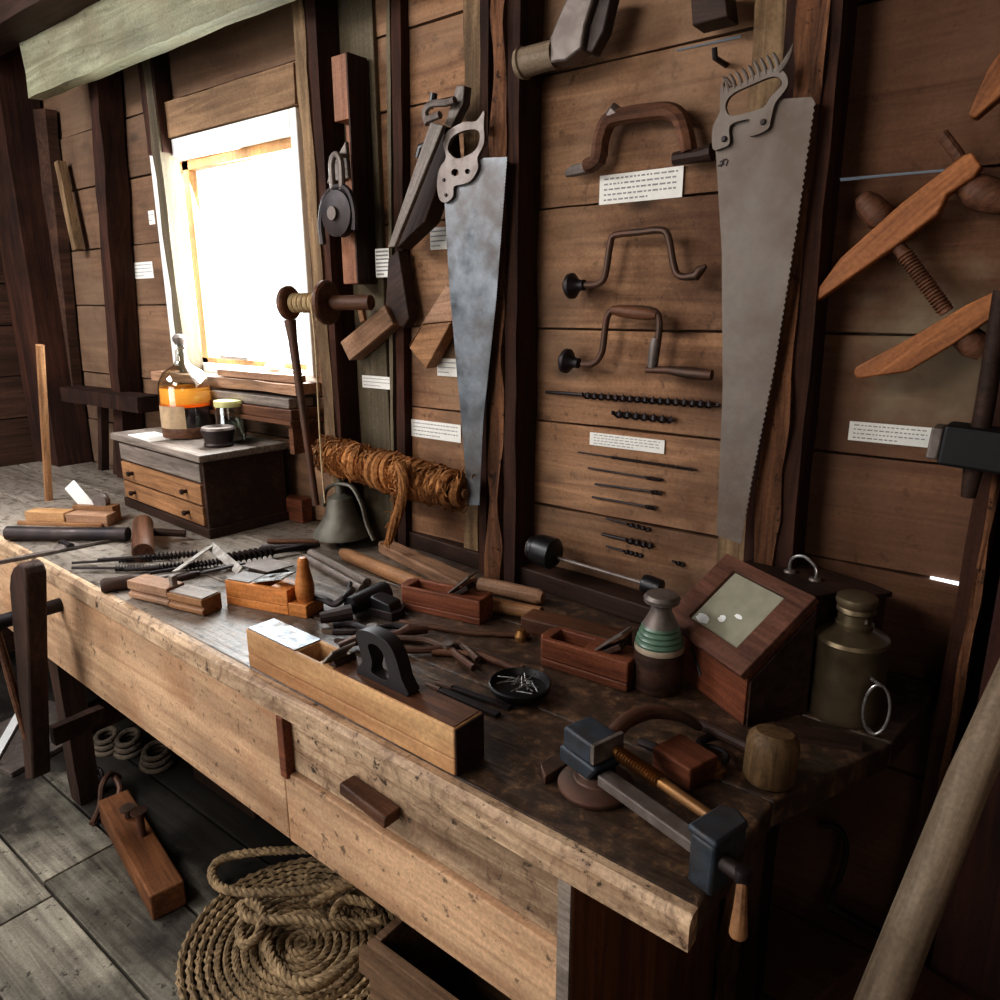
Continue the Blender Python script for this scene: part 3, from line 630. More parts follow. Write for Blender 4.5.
# ---- generic hand planes
def hexabody(L, W, H, mouth=None, name='body', mat='tan', par=None, bevel=.002, toe=0):
    mb = MB()
    if mouth:
        m0, m1, ww = mouth           # slot through the top, sloped bed
        loops = [[(0,0),(L,0),(L,W),(0,W)], [(m0,(W-ww)/2),(m0,(W+ww)/2),(m1,(W+ww)/2),(m1,(W-ww)/2)]]
        mb.prism(loops, H*.35, H); mb.box((0,0,0),(L,W,H*.35-.0001))
    else: mb.box((0,0,0),(L,W,H))
    return link(name, mb, M[mat], par, bevel=bevel, smooth=False)
def iron(par, x, W, H, ww, lean=.5, up=.05, mat='bright', flip=1, thick=.004):
    mb = MB(); T = Matrix.Translation((x,W/2,H*.4)) @ Matrix.Rotation(lean*flip, 4, 'Y')
    mb.box((-thick/2,-ww/2,0),(thick/2,ww/2,H*.6+up), T); b = link('blade', mb, M[mat], par, bevel=.001, smooth=False)
    mb = MB(); T = Matrix.Translation((x+flip*.008,W/2,H*.4)) @ Matrix.Rotation((lean+.12)*flip, 4, 'Y')
    mb.prism([(-.005,-ww*.45),(.006,-ww*.45),(.006,ww*.45),(-.005,ww*.45)], 0, H*.6+up*.7, T); link('wedge', mb, M['dark'], par, bevel=.002, smooth=False)
# jointer
A = B3(249,666); Bq = B3(455,777); F = frame_from(A, Bq-A, Zup); Lj = (Bq-A).length; Hj = .076; Wj = .062
jp = thing('jointer_plane', 'very long pale wooden plane with black handle, along the front edge of the bench', 'hand plane', F)
xm = loc(F, onz(305,648,BT+Hj)).x
hexabody(Lj, Wj, Hj, (xm, xm+.06, .045), 'stock', 'pine', jp, .003)
mb = MB(); mb.box((.004,.003,Hj),(xm-.004,Wj-.003,Hj+.002)); link('toe_plate', mb, M['plate'], jp, bevel=.0005, smooth=False)
mb = MB(); mb.box((xm+.1,.004,Hj),(Lj-.004,Wj-.004,Hj+.0015)); link('heel_top', mb, M['brown'], jp, smooth=False)
iron(jp, xm+.022, Wj, Hj, .05, .8, .06, 'paleiron')
xh = xm+.155
o1 = [(0,0),(.012,.03),(.006,.06),(.0,.082),(.012,.094),(.04,.098),(.07,.092),(.088,.07),(.1,.03),(.108,0)]
o2 = [(.034,.016),(.036,.04),(.028,.068),(.04,.076),(.056,.072),(.066,.05),(.07,.016)]
bx('dark_end', (Lj+.0002,.001,.001),(Lj+.003,Wj-.001,Hj-.001),'dark',jp)  # thin dark panel over the end face
Tt = Matrix.Translation((xh-.01,Wj/2,Hj)) @ Matrix.Rotation(R(90),4,'X') @ Matrix.Diagonal((1.05,.86,1,1))
mb = MB(); mb.prism([[tuple(p[:2]) for p in smoothpts([(x,y,0) for x,y in o1],3,True)],[tuple(p[:2]) for p in smoothpts([(x,y,0) for x,y in o2],3,True)]], -.012, .012, Tt); link('handle', mb, plain('black_handle', (40,36,38), .35), jp, bevel=.004)
# moulding plane (front left)
A = B3(129,599); Bq = B3(203,617); F = frame_from(A, Bq-A, Zup); L_ = (Bq-A).length
mp_ = thing('moulding_plane', 'small pinkish wooden moulding plane with a grey half top, left of the orange plane', 'hand plane', F)
mb = MB(); mb.prism([(0,.006),(0,.014),(.008,.02),(0,.026),(0,.046),(.05,.046),(.05,0),(.008,0)], 0, L_*.55, Matrix(((0,0,1,0),(1,0,0,0),(0,1,0,0),(0,0,0,1)))); link('stock', mb, M['pink'], mp_, bevel=.0015)
mb = MB(); mb.prism([(0,.004),(0,.012),(.008,.018),(0,.024),(0,.038),(.055,.038),(.055,0),(.006,0)], L_*.552, L_, Matrix(((0,0,1,0),(1,0,0,0),(0,1,0,0),(0,0,0,1)))); link('heel', mb, M['tan'], mp_, bevel=.0015)
bx('top_strip', (L_*.56,.004,.038),(L_*.99,.052,.041),'greywood',mp_)
mb = MB(); mb.box((L_*.5,.018,.04),(L_*.55,.032,.07), None); link('wedge', mb, M['greywood'], mp_, bevel=.002, smooth=False)
# orange horned plane
A = B3(227,604); Bq = B3(307,619); F = frame_from(A, Bq-A, Zup); L_ = (Bq-A).length
op = thing('horned_plane', 'bright orange-brown wooden plane with upright horn handle and slotted pale iron', 'hand plane', F)
hexabody(L_*.78, .062, .058, (L_*.38,L_*.55,.045), 'stock', 'orange', op)
bx('toe', (L_*.781,.0,0),(L_,.062,.03),'orange',op)
mb = MB(); mb.lathe([(.017,.028),(.02,.04),(.021,.055),(.019,.075),(.014,.1),(.012,.112),(.0125,.12),(.008,.128),(0,.13)], Matrix.Translation((L_*.9,.028,0)), 18); link('horn', mb, M['orange'], op)
mb = MB(); T = Matrix.Translation((L_*.40,.031,.05)) @ Matrix.Rotation(R(68),4,'Y'); mb.prism([[(-.004,-.02),(.0,-.02),(.0,.02),(-.004,.02)]], 0, .01, T)
o = [(0,-.024),(.085,-.024),(.085,.024),(0,.024)]; h_ = [(.03,-.006),(.055,-.006),(.055,.006),(.03,.006)]
T = Matrix.Translation((L_*.33,.031,.0595)) @ Matrix.Rotation(R(-13),4,'Y'); mb = MB(); mb.prism([o,h_], 0, .003, T); link('blade', mb, M['bright'], op, smooth=False)
bx('top_plate', (.003,.004,.0582),(L_*.3,.058,.0605),'greywood',op)
# dark plane behind (reddish razee with open mouth) and the one near the bottle
def razee(px0, px1, W, H, name, lab, mat, nose=True, mb_='dark'):
    A = B3(*px0); Bq = B3(*px1); F = frame_from(A, Bq-A, Zup); L_ = (Bq-A).length
    t = thing(name, lab, 'hand plane', F); mb = MB()
    outer = [(.012,0),(L_,0),(L_,W),(.012,W),(0,W*.75),(0,W*.25)]
    mb.prism([outer, [(L_*.12,W*.16),(L_*.12,W*.84),(L_*.5,W*.84),(L_*.5,W*.16)]], H*.3, H); mb.prism(outer, 0, H*.3-.0002)
    link('stock', mb, M[mat], t, bevel=.003, smooth=False)
    iron(t, L_*.42, W, H, W*.62, .85, .085, 'lead'); return t, L_
razee((398,608),(480,626), .06, .055, 'coffin_plane', 'reddish-brown wooden plane with open throat, behind the long black-handled plane', 'red')
razee((536,664),(627,693), .065, .056, 'smoothing_plane', 'orange-red wooden smoothing plane with leaning iron, left of the green-ringed bottle', 'red')
# pale plane pieces at far left
A = B3(26,524); Bq = B3(108,527); F = frame_from(A, Bq-A, Zup); L_ = (Bq-A).length
t = thing('small_wooden_plane', 'small pale wooden plane with a white sunlit iron far left on the bench', 'hand plane', F)
hexabody(L_*.48, .05, .04, None, 'stock', 'pine', t); mb = MB(); mb.box((L_*.5,0,0),(L_,.05,.036)); link('heel', mb, M['pink'], t, bevel=.002, smooth=False)
bx('sole', (-.02,-.012,0),(L_*.95,-.001,.012),'tan',t)
mb = MB(); T = Matrix.Translation((L_*.66,.07,.035)) @ Matrix.Rotation(R(-38),4,'Y'); mb.box((-.03,-.002,0),(.016,.003,.105),T); link('blade', mb, M['white'], t, bevel=.006)
mb = MB(); mb.lathe([(0,-.012),(.022,-.012),(.026,0),(.022,.012),(0,.012)], Matrix.Translation((L_*.78,.07,.062)) @ Matrix.Rotation(R(90),4,'X'), 16); link('adjuster', mb, M['lead'], t)
mb = MB(); mb.box((L_*.45,.052,0),(L_*.95,.09,.05)); link('fence', mb, M['tan'], t, bevel=.002, smooth=False)
# ---- rods and handles lying about
def rod(name, lab, cat, pts, r, mat, n=12, group=None, parts=None, flat=1.0):
    P0 = B3(*pts[0]) if len(pts[0]) == 3 else B3(*pts[0][:2]); P1 = B3(*pts[-1])
    F = frame_from(P0, P1-P0, Zup) ; Fi = F.inverted()
    mb = MB(Fi); mb.tube([B3(*p) for p in pts], r, n, flat=flat); return single(name, lab, cat, mb, M[mat], F, group)
rod('iron_bar','long black round iron bar lying across the left end of the bench','bar',[(8,533,.022),(60,534,.022),(128,534,.022)],[.021,.02,.02],'iron')
p0 = B3(143,523,.035); p1 = B3(143,553,.026)
t = thing('wooden_mallet','dark round-headed mallet lying with its face toward the viewer, in front of the chest','mallet',frame_from(p0,p1-p0,Zup)); Lm = (p1-p0).length
mb = MB(); mb.lathe([(0,0),(.024,0),(.028,.01),(.028,Lm-.012),(.026,Lm),(.02,Lm+.002),(.0,Lm-.003)], Matrix.Rotation(R(90),4,'Y'), 24); link('head', mb, M['brown'], t)
mb = MB(); mb.tube([(Lm*.35,.024,0),(Lm*.42,.11,-.012)], [.012,.01], 10); link('handle', mb, M['dark'], t)
A = B3(70,548,.006); mb = MB(); F = frame_from(A, B3(30,556,.006)-A, Zup); mb.beam((-.12,0,0),(.22,0,0),.014,.008,up=(0,0,1)); single('flat_file','thin grey flat file lying near the left end of the bench','file',mb,M['lead'],F)
t = thing('try_gauge','small iron marking gauge under the black bar at the left','gauge',Matrix.Translation(B3(67,548,0)))
mb = MB(); mb.tube([(-.03,0,.01),(.03,0,.01)], .01, 8); link('stem', mb, M['iron'], t)
mb = MB(); mb.lathe([(0,0),(.03,0),(.032,.006),(.02,.012),(0,.014)], n=16); link('foot', mb, M['lead'], t)
# auger bits
bits = [((72,563),(182,556),.008,9,'longest straight auger bit, rearmost of the left bundle'),((72,568),(176,568),.009,10,'auger bit at the front of the left bundle, its shank nearest the edge'),
        ((98,560),(200,553),.011,7,'stout auger bit across the top of the left bundle'),((150,573),(232,560),.011,6,'auger bit passing under the folding square'),((125,570),(205,563),.012,6,'short thick auger bit in the middle of the left bundle')]
for i,(a,b,r,tn_,lab) in enumerate(bits):
    h = r+.001+(.012 if i in (2,3) else 0); A = B3(*a,h); Bq = B3(*b,h); F = frame_from(A,Bq-A,Zup); mb = MB(); mb.auger((0,0,0),((Bq-A).length,0,0),r,tn_,.42); single('auger_bit','dark iron '+lab,'drill bit',mb,M['iron'],F,'auger bits on the left of the bench')
A = B3(306,546,.016); Bq = B3(226,560,.022); F = frame_from(A,Bq-A,Zup); mb = MB(); mb.auger((0,0,0),((Bq-A).length,0,0),.019,4.5,.42); single('auger_bit','largest dark auger bit, with a thick smooth shank, in front of the chest','drill bit',mb,M['iron'],F,'auger bits on the left of the bench')
# folding square (two flat grey arms meeting at a point)
Ap = B3(211,546,.045); L1 = B3(176,571,.034); L2 = B3(240,571,.038); F = Matrix.Translation(Ap)
t = thing('folding_square','two-armed grey steel square standing over the auger bits, point to the back','square',F)
for q in (L1, L2):
    mb = MB(); mb.beam((0,0,0), q-Ap, .022, .003, up=(.2,-.75,.6), segs=3, amp=0); link('arm', mb, M['paleiron'], t)
# flat plate and small chisel irons at the back of the plane
A = B3(240,571,.0); F = frame_from(A, B3(268,578)-A, Zup); mb = MB(); mb.prism([(0,0),(.1,0),(.12,.07),(.02,.08)],.012,.016); mb.box((.02,.01,0),(.08,.05,.0119)); single('steel_plate','flat grey steel plate lying just behind the orange plane','plate',mb,M['lead'],F,bevel=.001,smooth=False)
def chisel(name, lab, a, k, b, rh, mh='brown', mb_='iron', cat='chisel', w=.008):
    A, K, Bq = B3(*a), B3(*k), B3(*b); F = frame_from(A, Bq-A, Zup); Fi = F.inverted(); t = thing(name, lab, cat, F)
    d = K-A; mb = MB(Fi); mb.tube([A, A+d*.08, A+d*.35, A+d*.7, A+d*.93, K], [rh*.75,rh,rh*.9,rh*1.05,rh*.8,rh*.6], 14); link('handle', mb, M[mh], t)
    mb = MB(Fi); mb.tube([K, K.lerp(Bq,.1), K.lerp(Bq,.8), Bq], [rh*.5,w,w,w*.8], 8, flat=.5); link('blade', mb, M[mb_], t); return t
chisel('paring_chisel','dark-handled chisel at the front left, blade running behind the pinkish plane',(101,586,.016),(144,580,.016),(222,566,.01),.018,'dark','lead')
chisel('socket_chisel','thin black chisel crossing below the folding square',(175,580,.03),(200,573,.035),(245,563,.04),.009,'dark','iron')
# grey-white round rods and long turned handles
rod('round_rod','rear of two grey-white round rods lying behind the horned plane','rod',[(311,553,.012),(367,583,.012)],.012,'greywood',group='grey rods')
rod('round_rod','front of two grey-white round rods lying behind the horned plane','rod',[(306,558,.010),(362,589,.010)],.010,'lead',group='grey rods')
rod('turned_rod','pale yellow turned wooden rod with rounded end, left of the flat reddish paddle','rod',[(342,552,.018),(347,555,.018),(400,577,.018),(452,598,.018)],[.010,.018,.019,.017],'tan')
rod('turned_rod','slim grey-tan wooden rod whose worn end points at the orange-red plane','rod',[(470,601,.0165),(505,607,.0165),(541,614,.0165)],[.016,.016,.016],'tan')
rod('turned_rod','dark pinkish-tan wooden rod just behind the slim grey-tan one','rod',[(480,584,.019),(505,589,.019),(538,597,.019),(543,598,.019)],[.017,.018,.019,.013],'pink')
A = B3(376,552); Bq = B3(462,593); F = frame_from(A,Bq-A,Zup); mb = MB(); mb.prism([(0,.01),(.015,0),((Bq-A).length,-.012),((Bq-A).length,.045),(.01,.045),(0,.03)],.0,.03); single('paddle_board','flat reddish wooden paddle under the tail of the fibre rope','board',mb,M['pink'],F,bevel=.005,smooth=False)
# dark boards along the back of the bench
for i,(a,b,w_,h0,h1,mt,lab) in enumerate((((392,541),(650,628),.07,.0,.045,'dark','front one of the dark planks lying along the back of the bench'),((405,533),(655,600),.05,.0,.115,'darkred','rear dark plank lying on edge against the wall at the back of the bench'))):
    A = B3(*a); Bq = B3(*b); A.y += .0; F = frame_from(A,Bq-A,Zup); Ln = (Bq-A).length
    if i == 0: mb = MB(); mb.box((0,0,h0),(Ln,w_,h1))
    else: mb = MB(); mb.box((0,0,h0),(Ln,w_,h1))
    single('long_plank', lab, 'plank', mb, M['dark'] if i==0 else M['brown'], F, 'dark planks at the back', bevel=.004, smooth=False)
A = B3(520,632,.0); Bq = B3(640,662,.0)
F = frame_from(A,Bq-A,Zup); mb = MB(); mb.box((0,0,0),((Bq-A).length*.86,.055,.034)); single('short_beam','short dark wooden block lying behind the orange-red plane','block',mb,M['brown'],F,bevel=.004,smooth=False)
# black headed tool with thin bright rod
p0 = B3(530,548,.0); p0 = ony(531,547,-.12); p1 = ony(570,555,-.10)
p0 = ony(532,547,-.09); dd = (ony(560,551,-.075)-p0); F = frame_from(p0, ony(650,585,-.09)-p0, Zup)
t = thing('plumb_tool','black round-headed tool with a thin bright steel rod, resting on the rear plank','tool',F)
mb = MB(); mb.lathe([(0,0),(.027,0),(.03,.004),(.03,.012),(.034,.016),(.036,.03),(.036,.06),(.024,.07),(0,.072)], Matrix.Rotation(R(90),4,'Y'), 28); hd = link('head', mb, M['black'], t)
mb = MB(); mb.lathe([(0,-.002),(.026,-.002),(.026,.001),(0,.001)], Matrix.Rotation(R(90),4,'Y'), 28); link('glass_face', mb, M['lead'], hd)
rl = (ony(650,585,-.09)-p0).length
mb = MB(); mb.tube([(.07,0,-.006),(rl*.97,0,0)], .0045, 8); link('rod', mb, M['lead'], t)
mb = MB(); mb.lathe([(0,0),(.018,0),(.02,.01),(.018,.04),(0,.042)], Matrix.Translation((rl*.95,0,0)) @ Matrix.Rotation(R(90),4,'Y'), 16); link('end_cap', mb, M['black'], t)
# ---- iron clutter in the middle
t = thing('bit_brace','black iron carpenter brace lying behind the orange plane','brace',Matrix.Translation(B3(345,612)))
Fi = t.matrix_world.inverted()
mb = MB(Fi); mb.tube(smoothpts([B3(312,596,.03),B3(325,600,.035),B3(335,604,.03),B3(345,597,.045),B3(352,590,.04)]), .008, 8); link('crank', mb, M['iron'], t)
mb = MB(Fi); A = B3(350,606,.03); mb.tube([A, B3(385,592,.03)], [.02,.026], 12); link('head', mb, M['black'], t)
mb = MB(Fi); mb.tube([B3(320,618,.02),B3(352,612,.025)], [.012,.018], 10); link('chuck', mb, M['iron'], t)
mb = MB(Fi); mb.tube([B3(348,604,.03),B3(350,583,.05)], .006, 8); link('thumbscrew', mb, M['iron'], t)
t = thing('iron_block_plane','small black metal block plane with pale worn edge, left of the reddish plane','hand plane',benchframe((352,612),(392,622)))
mb = MB(); mb.prism([(0,0),(.11,0),(.12,.02),(.11,.05),(0,.05)],0,.02); link('sole', mb, M['iron'], t, bevel=.002)
mb = MB(); mb.prism([(.02,0),(.11,0),(.1,.035),(.05,.045)],.005,.045,Matrix(((1,0,0,0),(0,0,1,0),(0,1,0,0),(0,0,0,1)))); link('lever_cap', mb, M['black'], t, bevel=.003)
def pincers(name, lab, cat, hinge, tips, ends, r=.006, mat='iron', h=.012):
    H = B3(*hinge, h); t = thing(name, lab, cat, Matrix.Translation(H)); Fi = t.matrix_world.inverted()
    for (ja, jb), e in zip(tips, ends):
        mb = MB(Fi); mid = B3(*e[0], h); mb.tube(smoothpts([B3(*jb,h), B3(*ja,h), H, mid, B3(*e[1],h)]), [r*.7]+[r*1.2]*5+[r]*(17-6), 8) if False else mb.tube(smoothpts([B3(*jb,h), B3(*ja,h), H, mid, B3(*e[1],h)]), r, 8); link('arm', mb, M[mat], t)
    mb = MB(Fi); mb.tube([H+V((0,0,-.008)),H+V((0,0,.011))], .011, 14); link('rivet', mb, M['lead'], t); return t
pincers('pliers','black iron pliers lying between the long plane and the reddish plane','pliers',(372,630),[((352,624),(333,626)),((352,632),(333,632))],[((392,626),(412,628)),((392,633),(411,634))],.007)
pincers('pincers','brown iron pincers with curved jaws, right of the black plane handle','pincers',(448,648),[((462,646),(478,660)),((458,656),(474,668))],[((425,640),(395,638)),((428,650),(400,650))],.007,'ironbrown')
t = thing('spokeshave','worn spokeshave with pale brass blade, lying beside the black plane handle','spokeshave',benchframe((350,650),(402,640)))
mb = MB(); mb.tube([(-.02,0,.012),(.02,0,.02),(.04,0,.014),(.1,0,.014),(.12,0,.02),(.16,0,.012)],[.008,.012,.009,.009,.012,.008],10); link('handle', mb, M['ironbrown'], t)
mb = MB(); mb.box((.045,-.02,.006),(.095,.004,.011)); link('blade', mb, M['bright'], t, smooth=False)
for a,b,w_,h,lab in (((440,690),(498,715),.012,.006,'front'),((452,688),(510,708),.010,.006,'rear')):
    A = B3(*a,h*.5+.001); Bq = B3(*b,h*.5+.001); F = frame_from(A,Bq-A,Zup); t = thing('flat_file',lab+' of two dark files lying side by side near the end of the long plane','file',F,'pair of files'); Ln=(Bq-A).length
    mb = MB(); mb.beam((0,0,0),(Ln,0,0),w_*1.2,h,up=(0,0,1),segs=3,amp=0); link('blade', mb, M['iron'], t); mb = MB(); mb.tube([(-.035,0,0),(-.02,0,0),(0,0,0)],[.003,.005,.005],8); link('tang', mb, M['ironbrown'], t)
rod('thin_stick','thin dark stick lying from the reddish plane toward the orange-red plane','stick',[(400,622,.006),(470,633,.006),(532,636,.006)],.006,'brown')
rod('thin_stick','short bent dark wooden stick behind the brown pincers','stick',[(432,652,.008),(480,655,.008),(512,668,.008),(524,668,.01)],.007,'brown')
p = B3(526,638,.008)
mb = MB(); mb.lathe([(0,0),(.012,0),(.014,.01),(.008,.022),(0,.024)]); single('brass_stud','tiny round brass stud at the left corner of the orange-red plane','stud',mb,M['screw'],Matrix.Translation(B3(521,640)))
# heap of nails / chain
rnd = random.Random(9); c0 = B3(520,694); 
t = thing('iron_dish','shallow black iron dish of shiny nails and hooks, right of the long plane','dish',Matrix.Translation(c0))
mb = MB(); mb.lathe([(0,0),(.038,0),(.052,.012),(.055,.022),(.052,.024),(.046,.012),(.0,.006)],n=28); link('bowl', mb, M['black'], t)
for i in range(22):
    a = rnd.uniform(0,6.28); r = rnd.uniform(0,.035); x,y = r*math.cos(a), r*math.sin(a); b = rnd.uniform(0,3.14); L_ = .015; z = .014+rnd.uniform(0,.012)
    mb = MB(); mb.tube([(x-L_*math.cos(b),y-L_*math.sin(b),z),(x+L_*math.cos(b),y+L_*math.sin(b),z+rnd.uniform(0,.006))],.0012,5)
    single('iron_nail','small shiny nail lying in the black iron dish','nail',mb,M['bright'],Matrix.Translation(c0),'nails in the dish')
# green-ringed bottle
pb = B3(657,686); s = mpp(pb); rb = 24.5*s
t = thing('ringed_bottle','dark stoneware bottle with green ringed shoulder and round metal cap','bottle',pb)
mb = MB(); mb.lathe([(0,0),(rb*.95,0),(rb,.006),(rb,.068),(rb*.97,.074)],n=32); link('lower_body', mb, M['dark'], t)
mb = MB(); mb.lathe([(rb*.98,.074),(rb*1.0,.078),(rb*.97,.084)],n=32); link('pale_band', mb, plain('cream_band',(176,160,140),.6), t)
grn = plain('dull_green_glaze',(92,118,100),.35); mb = MB(); z=.084; pr=[]
for k in range(4): pr += [(rb*(.95-.07*k),z),(rb*(.98-.07*k),z+.004),(rb*(.92-.07*k),z+.008)]; z += .009
pr += [(rb*.55,z+.012),(rb*.42,z+.024),(rb*.42,z+.034)]; zt = z+.034
mb.lathe(pr[:12],n=32); link('ringed_shoulder', mb, grn, t)
mb = MB(); mb.lathe(pr[11:],n=32); link('neck', mb, M['lead'], t)
mb = MB(); mb.lathe([(rb*.4,zt),(rb*.5,zt+.002),(rb*.7,zt+.007),(rb*.72,zt+.014),(rb*.62,zt+.02),(rb*.3,zt+.023),(0,zt+.023)],n=32); link('cap', mb, M['lead'], t)
# slant-front lantern box
p0 = Vector((-.333,-.344,BT)); fl = Vector((-.523,-.225,BT)); F = frame_from(fl, p0-fl, Zup); W_ = .217
t = thing('slant_top_box','reddish wooden box with sloping glazed lid, between the bottle and the metal can','box',F)
prof = [(0,0),(0,.084),(.122,.187),(.124,.187),(.124,0)]
Ty = Matrix(((0,0,1,0),(1,0,0,0),(0,1,0,0),(0,0,0,1)))
mb = MB(); mb.prism(prof, .0, W_, Ty); link('case', mb, M['red'], t, bevel=.003, smooth=False)
mb = MB(); mb.prism([(.004,0),(.004,.08),(.120,.182),(.122,0)],W_+.0004,W_+.005,Ty); link('dark_side', mb, M['dark'], t, bevel=.001, smooth=False)
sl = math.atan2(.106,.125); Ls = math.hypot(.106,.125); Tm = Matrix.Translation((0,-.006,.086)) @ Matrix.Rotation(sl,4,'X')
fw_ = .042
mb = MB(); mb.prism([[(-.005,-.004),(W_+.005,-.004),(W_+.005,Ls+.006),(-.005,Ls+.006)],[(fw_,.03),(fw_,Ls-.018),(W_-fw_,Ls-.018),(W_-fw_,.03)]],0,.014,Tm); lid = link('lid_frame', mb, M['dullred'], t, bevel=.002, smooth=False)
cl = plain('cloudy_pane',(150,146,128),.25,var=.1)
mb = MB(); mb.box((fw_+.0005,.031,.003),(W_-fw_-.0005,Ls-.019,.008),Tm); link('pane', mb, cl, lid, smooth=False)
mb = MB()
for cx_,cy_,a_,b_ in ((.065,.042,.016,.009),(.1,.06,.008,.007),(.125,.078,.009,.004)):
    mb.prism([(cx_+a_*math.cos(k*.524)*(1+.2*math.sin(k*3)),cy_+b_*math.sin(k*.524)) for k in range(12)],.0082,.0086,Tm)
link('white_chip', mb, M['white'], lid, smooth=False)
mb = MB(); mb.beam((.07,-.0005,.07),(.1,-.0005,.03),.004,.003,up=(0,-1,0),segs=3,amp=.001); link('crack', mb, M['black'], t)
# metal can
SF = F
db = thing('dark_box','dark flat-topped box with bright wire handle, behind the sloping lid and the metal can','box',SF)
mb = MB(); mb.prism([(0,.15),(.176,.15),(.176,.238),(.205,.238),(.205,.285),(.17,.285),(0,.247)],0,.176); link('case', mb, M['dark'], db, bevel=.003, smooth=False)
mb = MB(); mb.prism([(-.006,.146),(.18,.146),(.18,.236),(.211,.236),(.211,.289),(.168,.289),(-.006,.25)],.1765,.186); link('lid', mb, M['dark'], db, bevel=.002, smooth=False)
Si = SF.inverted(); f1 = Si @ onz(790,572,BT+.186); f2 = Si @ onz(815,580,BT+.186)
mb = MB(); mb.tube(smoothpts([f1,f1+V((-.002,0,.014)),f1+V((.006,.0,.03)),f1.lerp(f2,.5)+V((0,0,.036)),f2+V((-.004,0,.024)),f2+V((.002,0,.010)),f2]),.0028,8); link('wire_handle', mb, M['bright'], db)
for q in (f1,f2):
    mb = MB(); mb.lathe([(0,0),(.011,0),(.009,.004),(0,.005)],Matrix.Translation(q),12); link('hinge_plate', mb, M['lead'], db)
pc = SF @ Vector((.238,.183,0)); rc = .056
t = thing('metal_can','dull brass-grey metal can with ribbed neck and oval wire handle','can',pc)
mb = MB(); mb.lathe([(0,0),(rc*1.0,0),(rc*1.02,.004),(rc,.008),(rc,.128),(rc*1.02,.132),(rc*.97,.138),(rc*.55,.15),(rc*.5,.152)],n=40); link('can_body', mb, M['can'], t)
mb = MB(); mb.lathe([(rc*.5,.15),(rc*.52,.16),(rc*.46,.164),(rc*.46,.176),(rc*.52,.18),(rc*.5,.186),(rc*.45,.19)],n=32); link('neck', mb, M['can'], t)
mb = MB(); mb.lathe([(rc*.46,.186),(rc*.5,.188),(rc*.56,.196),(rc*.54,.203),(rc*.4,.207),(0,.208)],n=32); link('cap', mb, M['can'], t)
hd = Vector((.72,-.69,0)).normalized(); rt = Vector((.97,.25,0))
mb = MB(); o_ = hd*(rc+.004)
ov = [o_+rt*(.018*math.cos(k*math.pi/12)*1.0)+hd*.018+Vector((0,0,.048+.042*math.sin(k*math.pi/12)+ (.006*math.sin(3*k*math.pi/12) if 0 else 0))) for k in range(25)]
mb.tube(ov,.0024,8,caps=False); mb.tube([o_*.96+rt*.0+Vector((0,0,.090)), o_+hd*.018+Vector((0,0,.090))],.003,6); mb.tube([o_*.96+Vector((0,0,.007)), o_+hd*.018+Vector((0,0,.007))],.003,6); link('handle', mb, M['bright'], t)
mb = MB(); mb.lathe([(0,0),(.005,0),(.004,.004),(0,.005)],Matrix.Translation((.0,0,.17)) @ Matrix.Translation(hd*rc*.46) @ Matrix.Rotation(R(90),4,'Y'),10); link('rivet', mb, M['lead'], t)
# bell
pb = B3(343,545); s = mpp(pb); rb = 28.5*s
t = thing('hand_bell','dull grey metal bell standing under the fibre roll','bell',pb); zb_ = .03; hb = 44*s
mb = MB(); mb.lathe([(rb*.94,zb_),(rb,zb_+.002),(rb*.98,zb_+.01),(rb*.78,zb_+hb*.25),(rb*.56,zb_+hb*.5),(rb*.47,zb_+hb*.75),(rb*.42,zb_+hb*.88),(rb*.2,zb_+hb*.97),(0,zb_+hb),(0,zb_+hb*.9),(rb*.36,zb_+hb*.82),(rb*.4,zb_+hb*.6),(rb*.7,zb_+hb*.25),(rb*.9,zb_+.004)],n=36); link('bell_cup', mb, M['bellm'], t)
mb = MB(); mb.lathe([(.012,zb_+hb*.97),(.012,zb_+hb*1.15),(.007,zb_+hb*1.18),(.006,zb_+hb*1.28),(0,zb_+hb*1.3)],n=14); link('stem', mb, M['bellm'], t)
mb = MB(Matrix.Translation(-pb)); mb.tube(smoothpts([ony(a_,b_,pb.y-.005) for a_,b_ in ((324,506),(325,492),(333,485),(343,484),(353,488),(362,505),(367,524),(374,540))]),.0075,8,flat=.7); link('yoke', mb, M['bellm'], t)
mb = MB(); mb.lathe([(0,0),(.02,0),(.012,.006),(.009,.02),(.006,.06),(0,.061)],n=12); link('clapper', mb, M['iron'], t)
# red-brown block behind the chest
mb = MB(); mb.box((0,0,0),(.1,.04,.075)); single('wood_offcut','red-brown wooden offcut standing between the chest and the bell','block',mb,M['red'],frame_from(Vector((-1.93,-.055,BT)),V((1,.0,0)),Zup),bevel=.003,smooth=False)
rod('thin_stick','thin reddish stick on the bench in front of the offcut and bell','stick',[(268,541,.008),(318,541,.008)],.007,'brown')
rod('iron_bar','short black iron bar with pointed end, in front of the bell','bar',[(262,549,.01),(300,547,.01),(320,545,.006)],[.011,.01,.004],'iron')
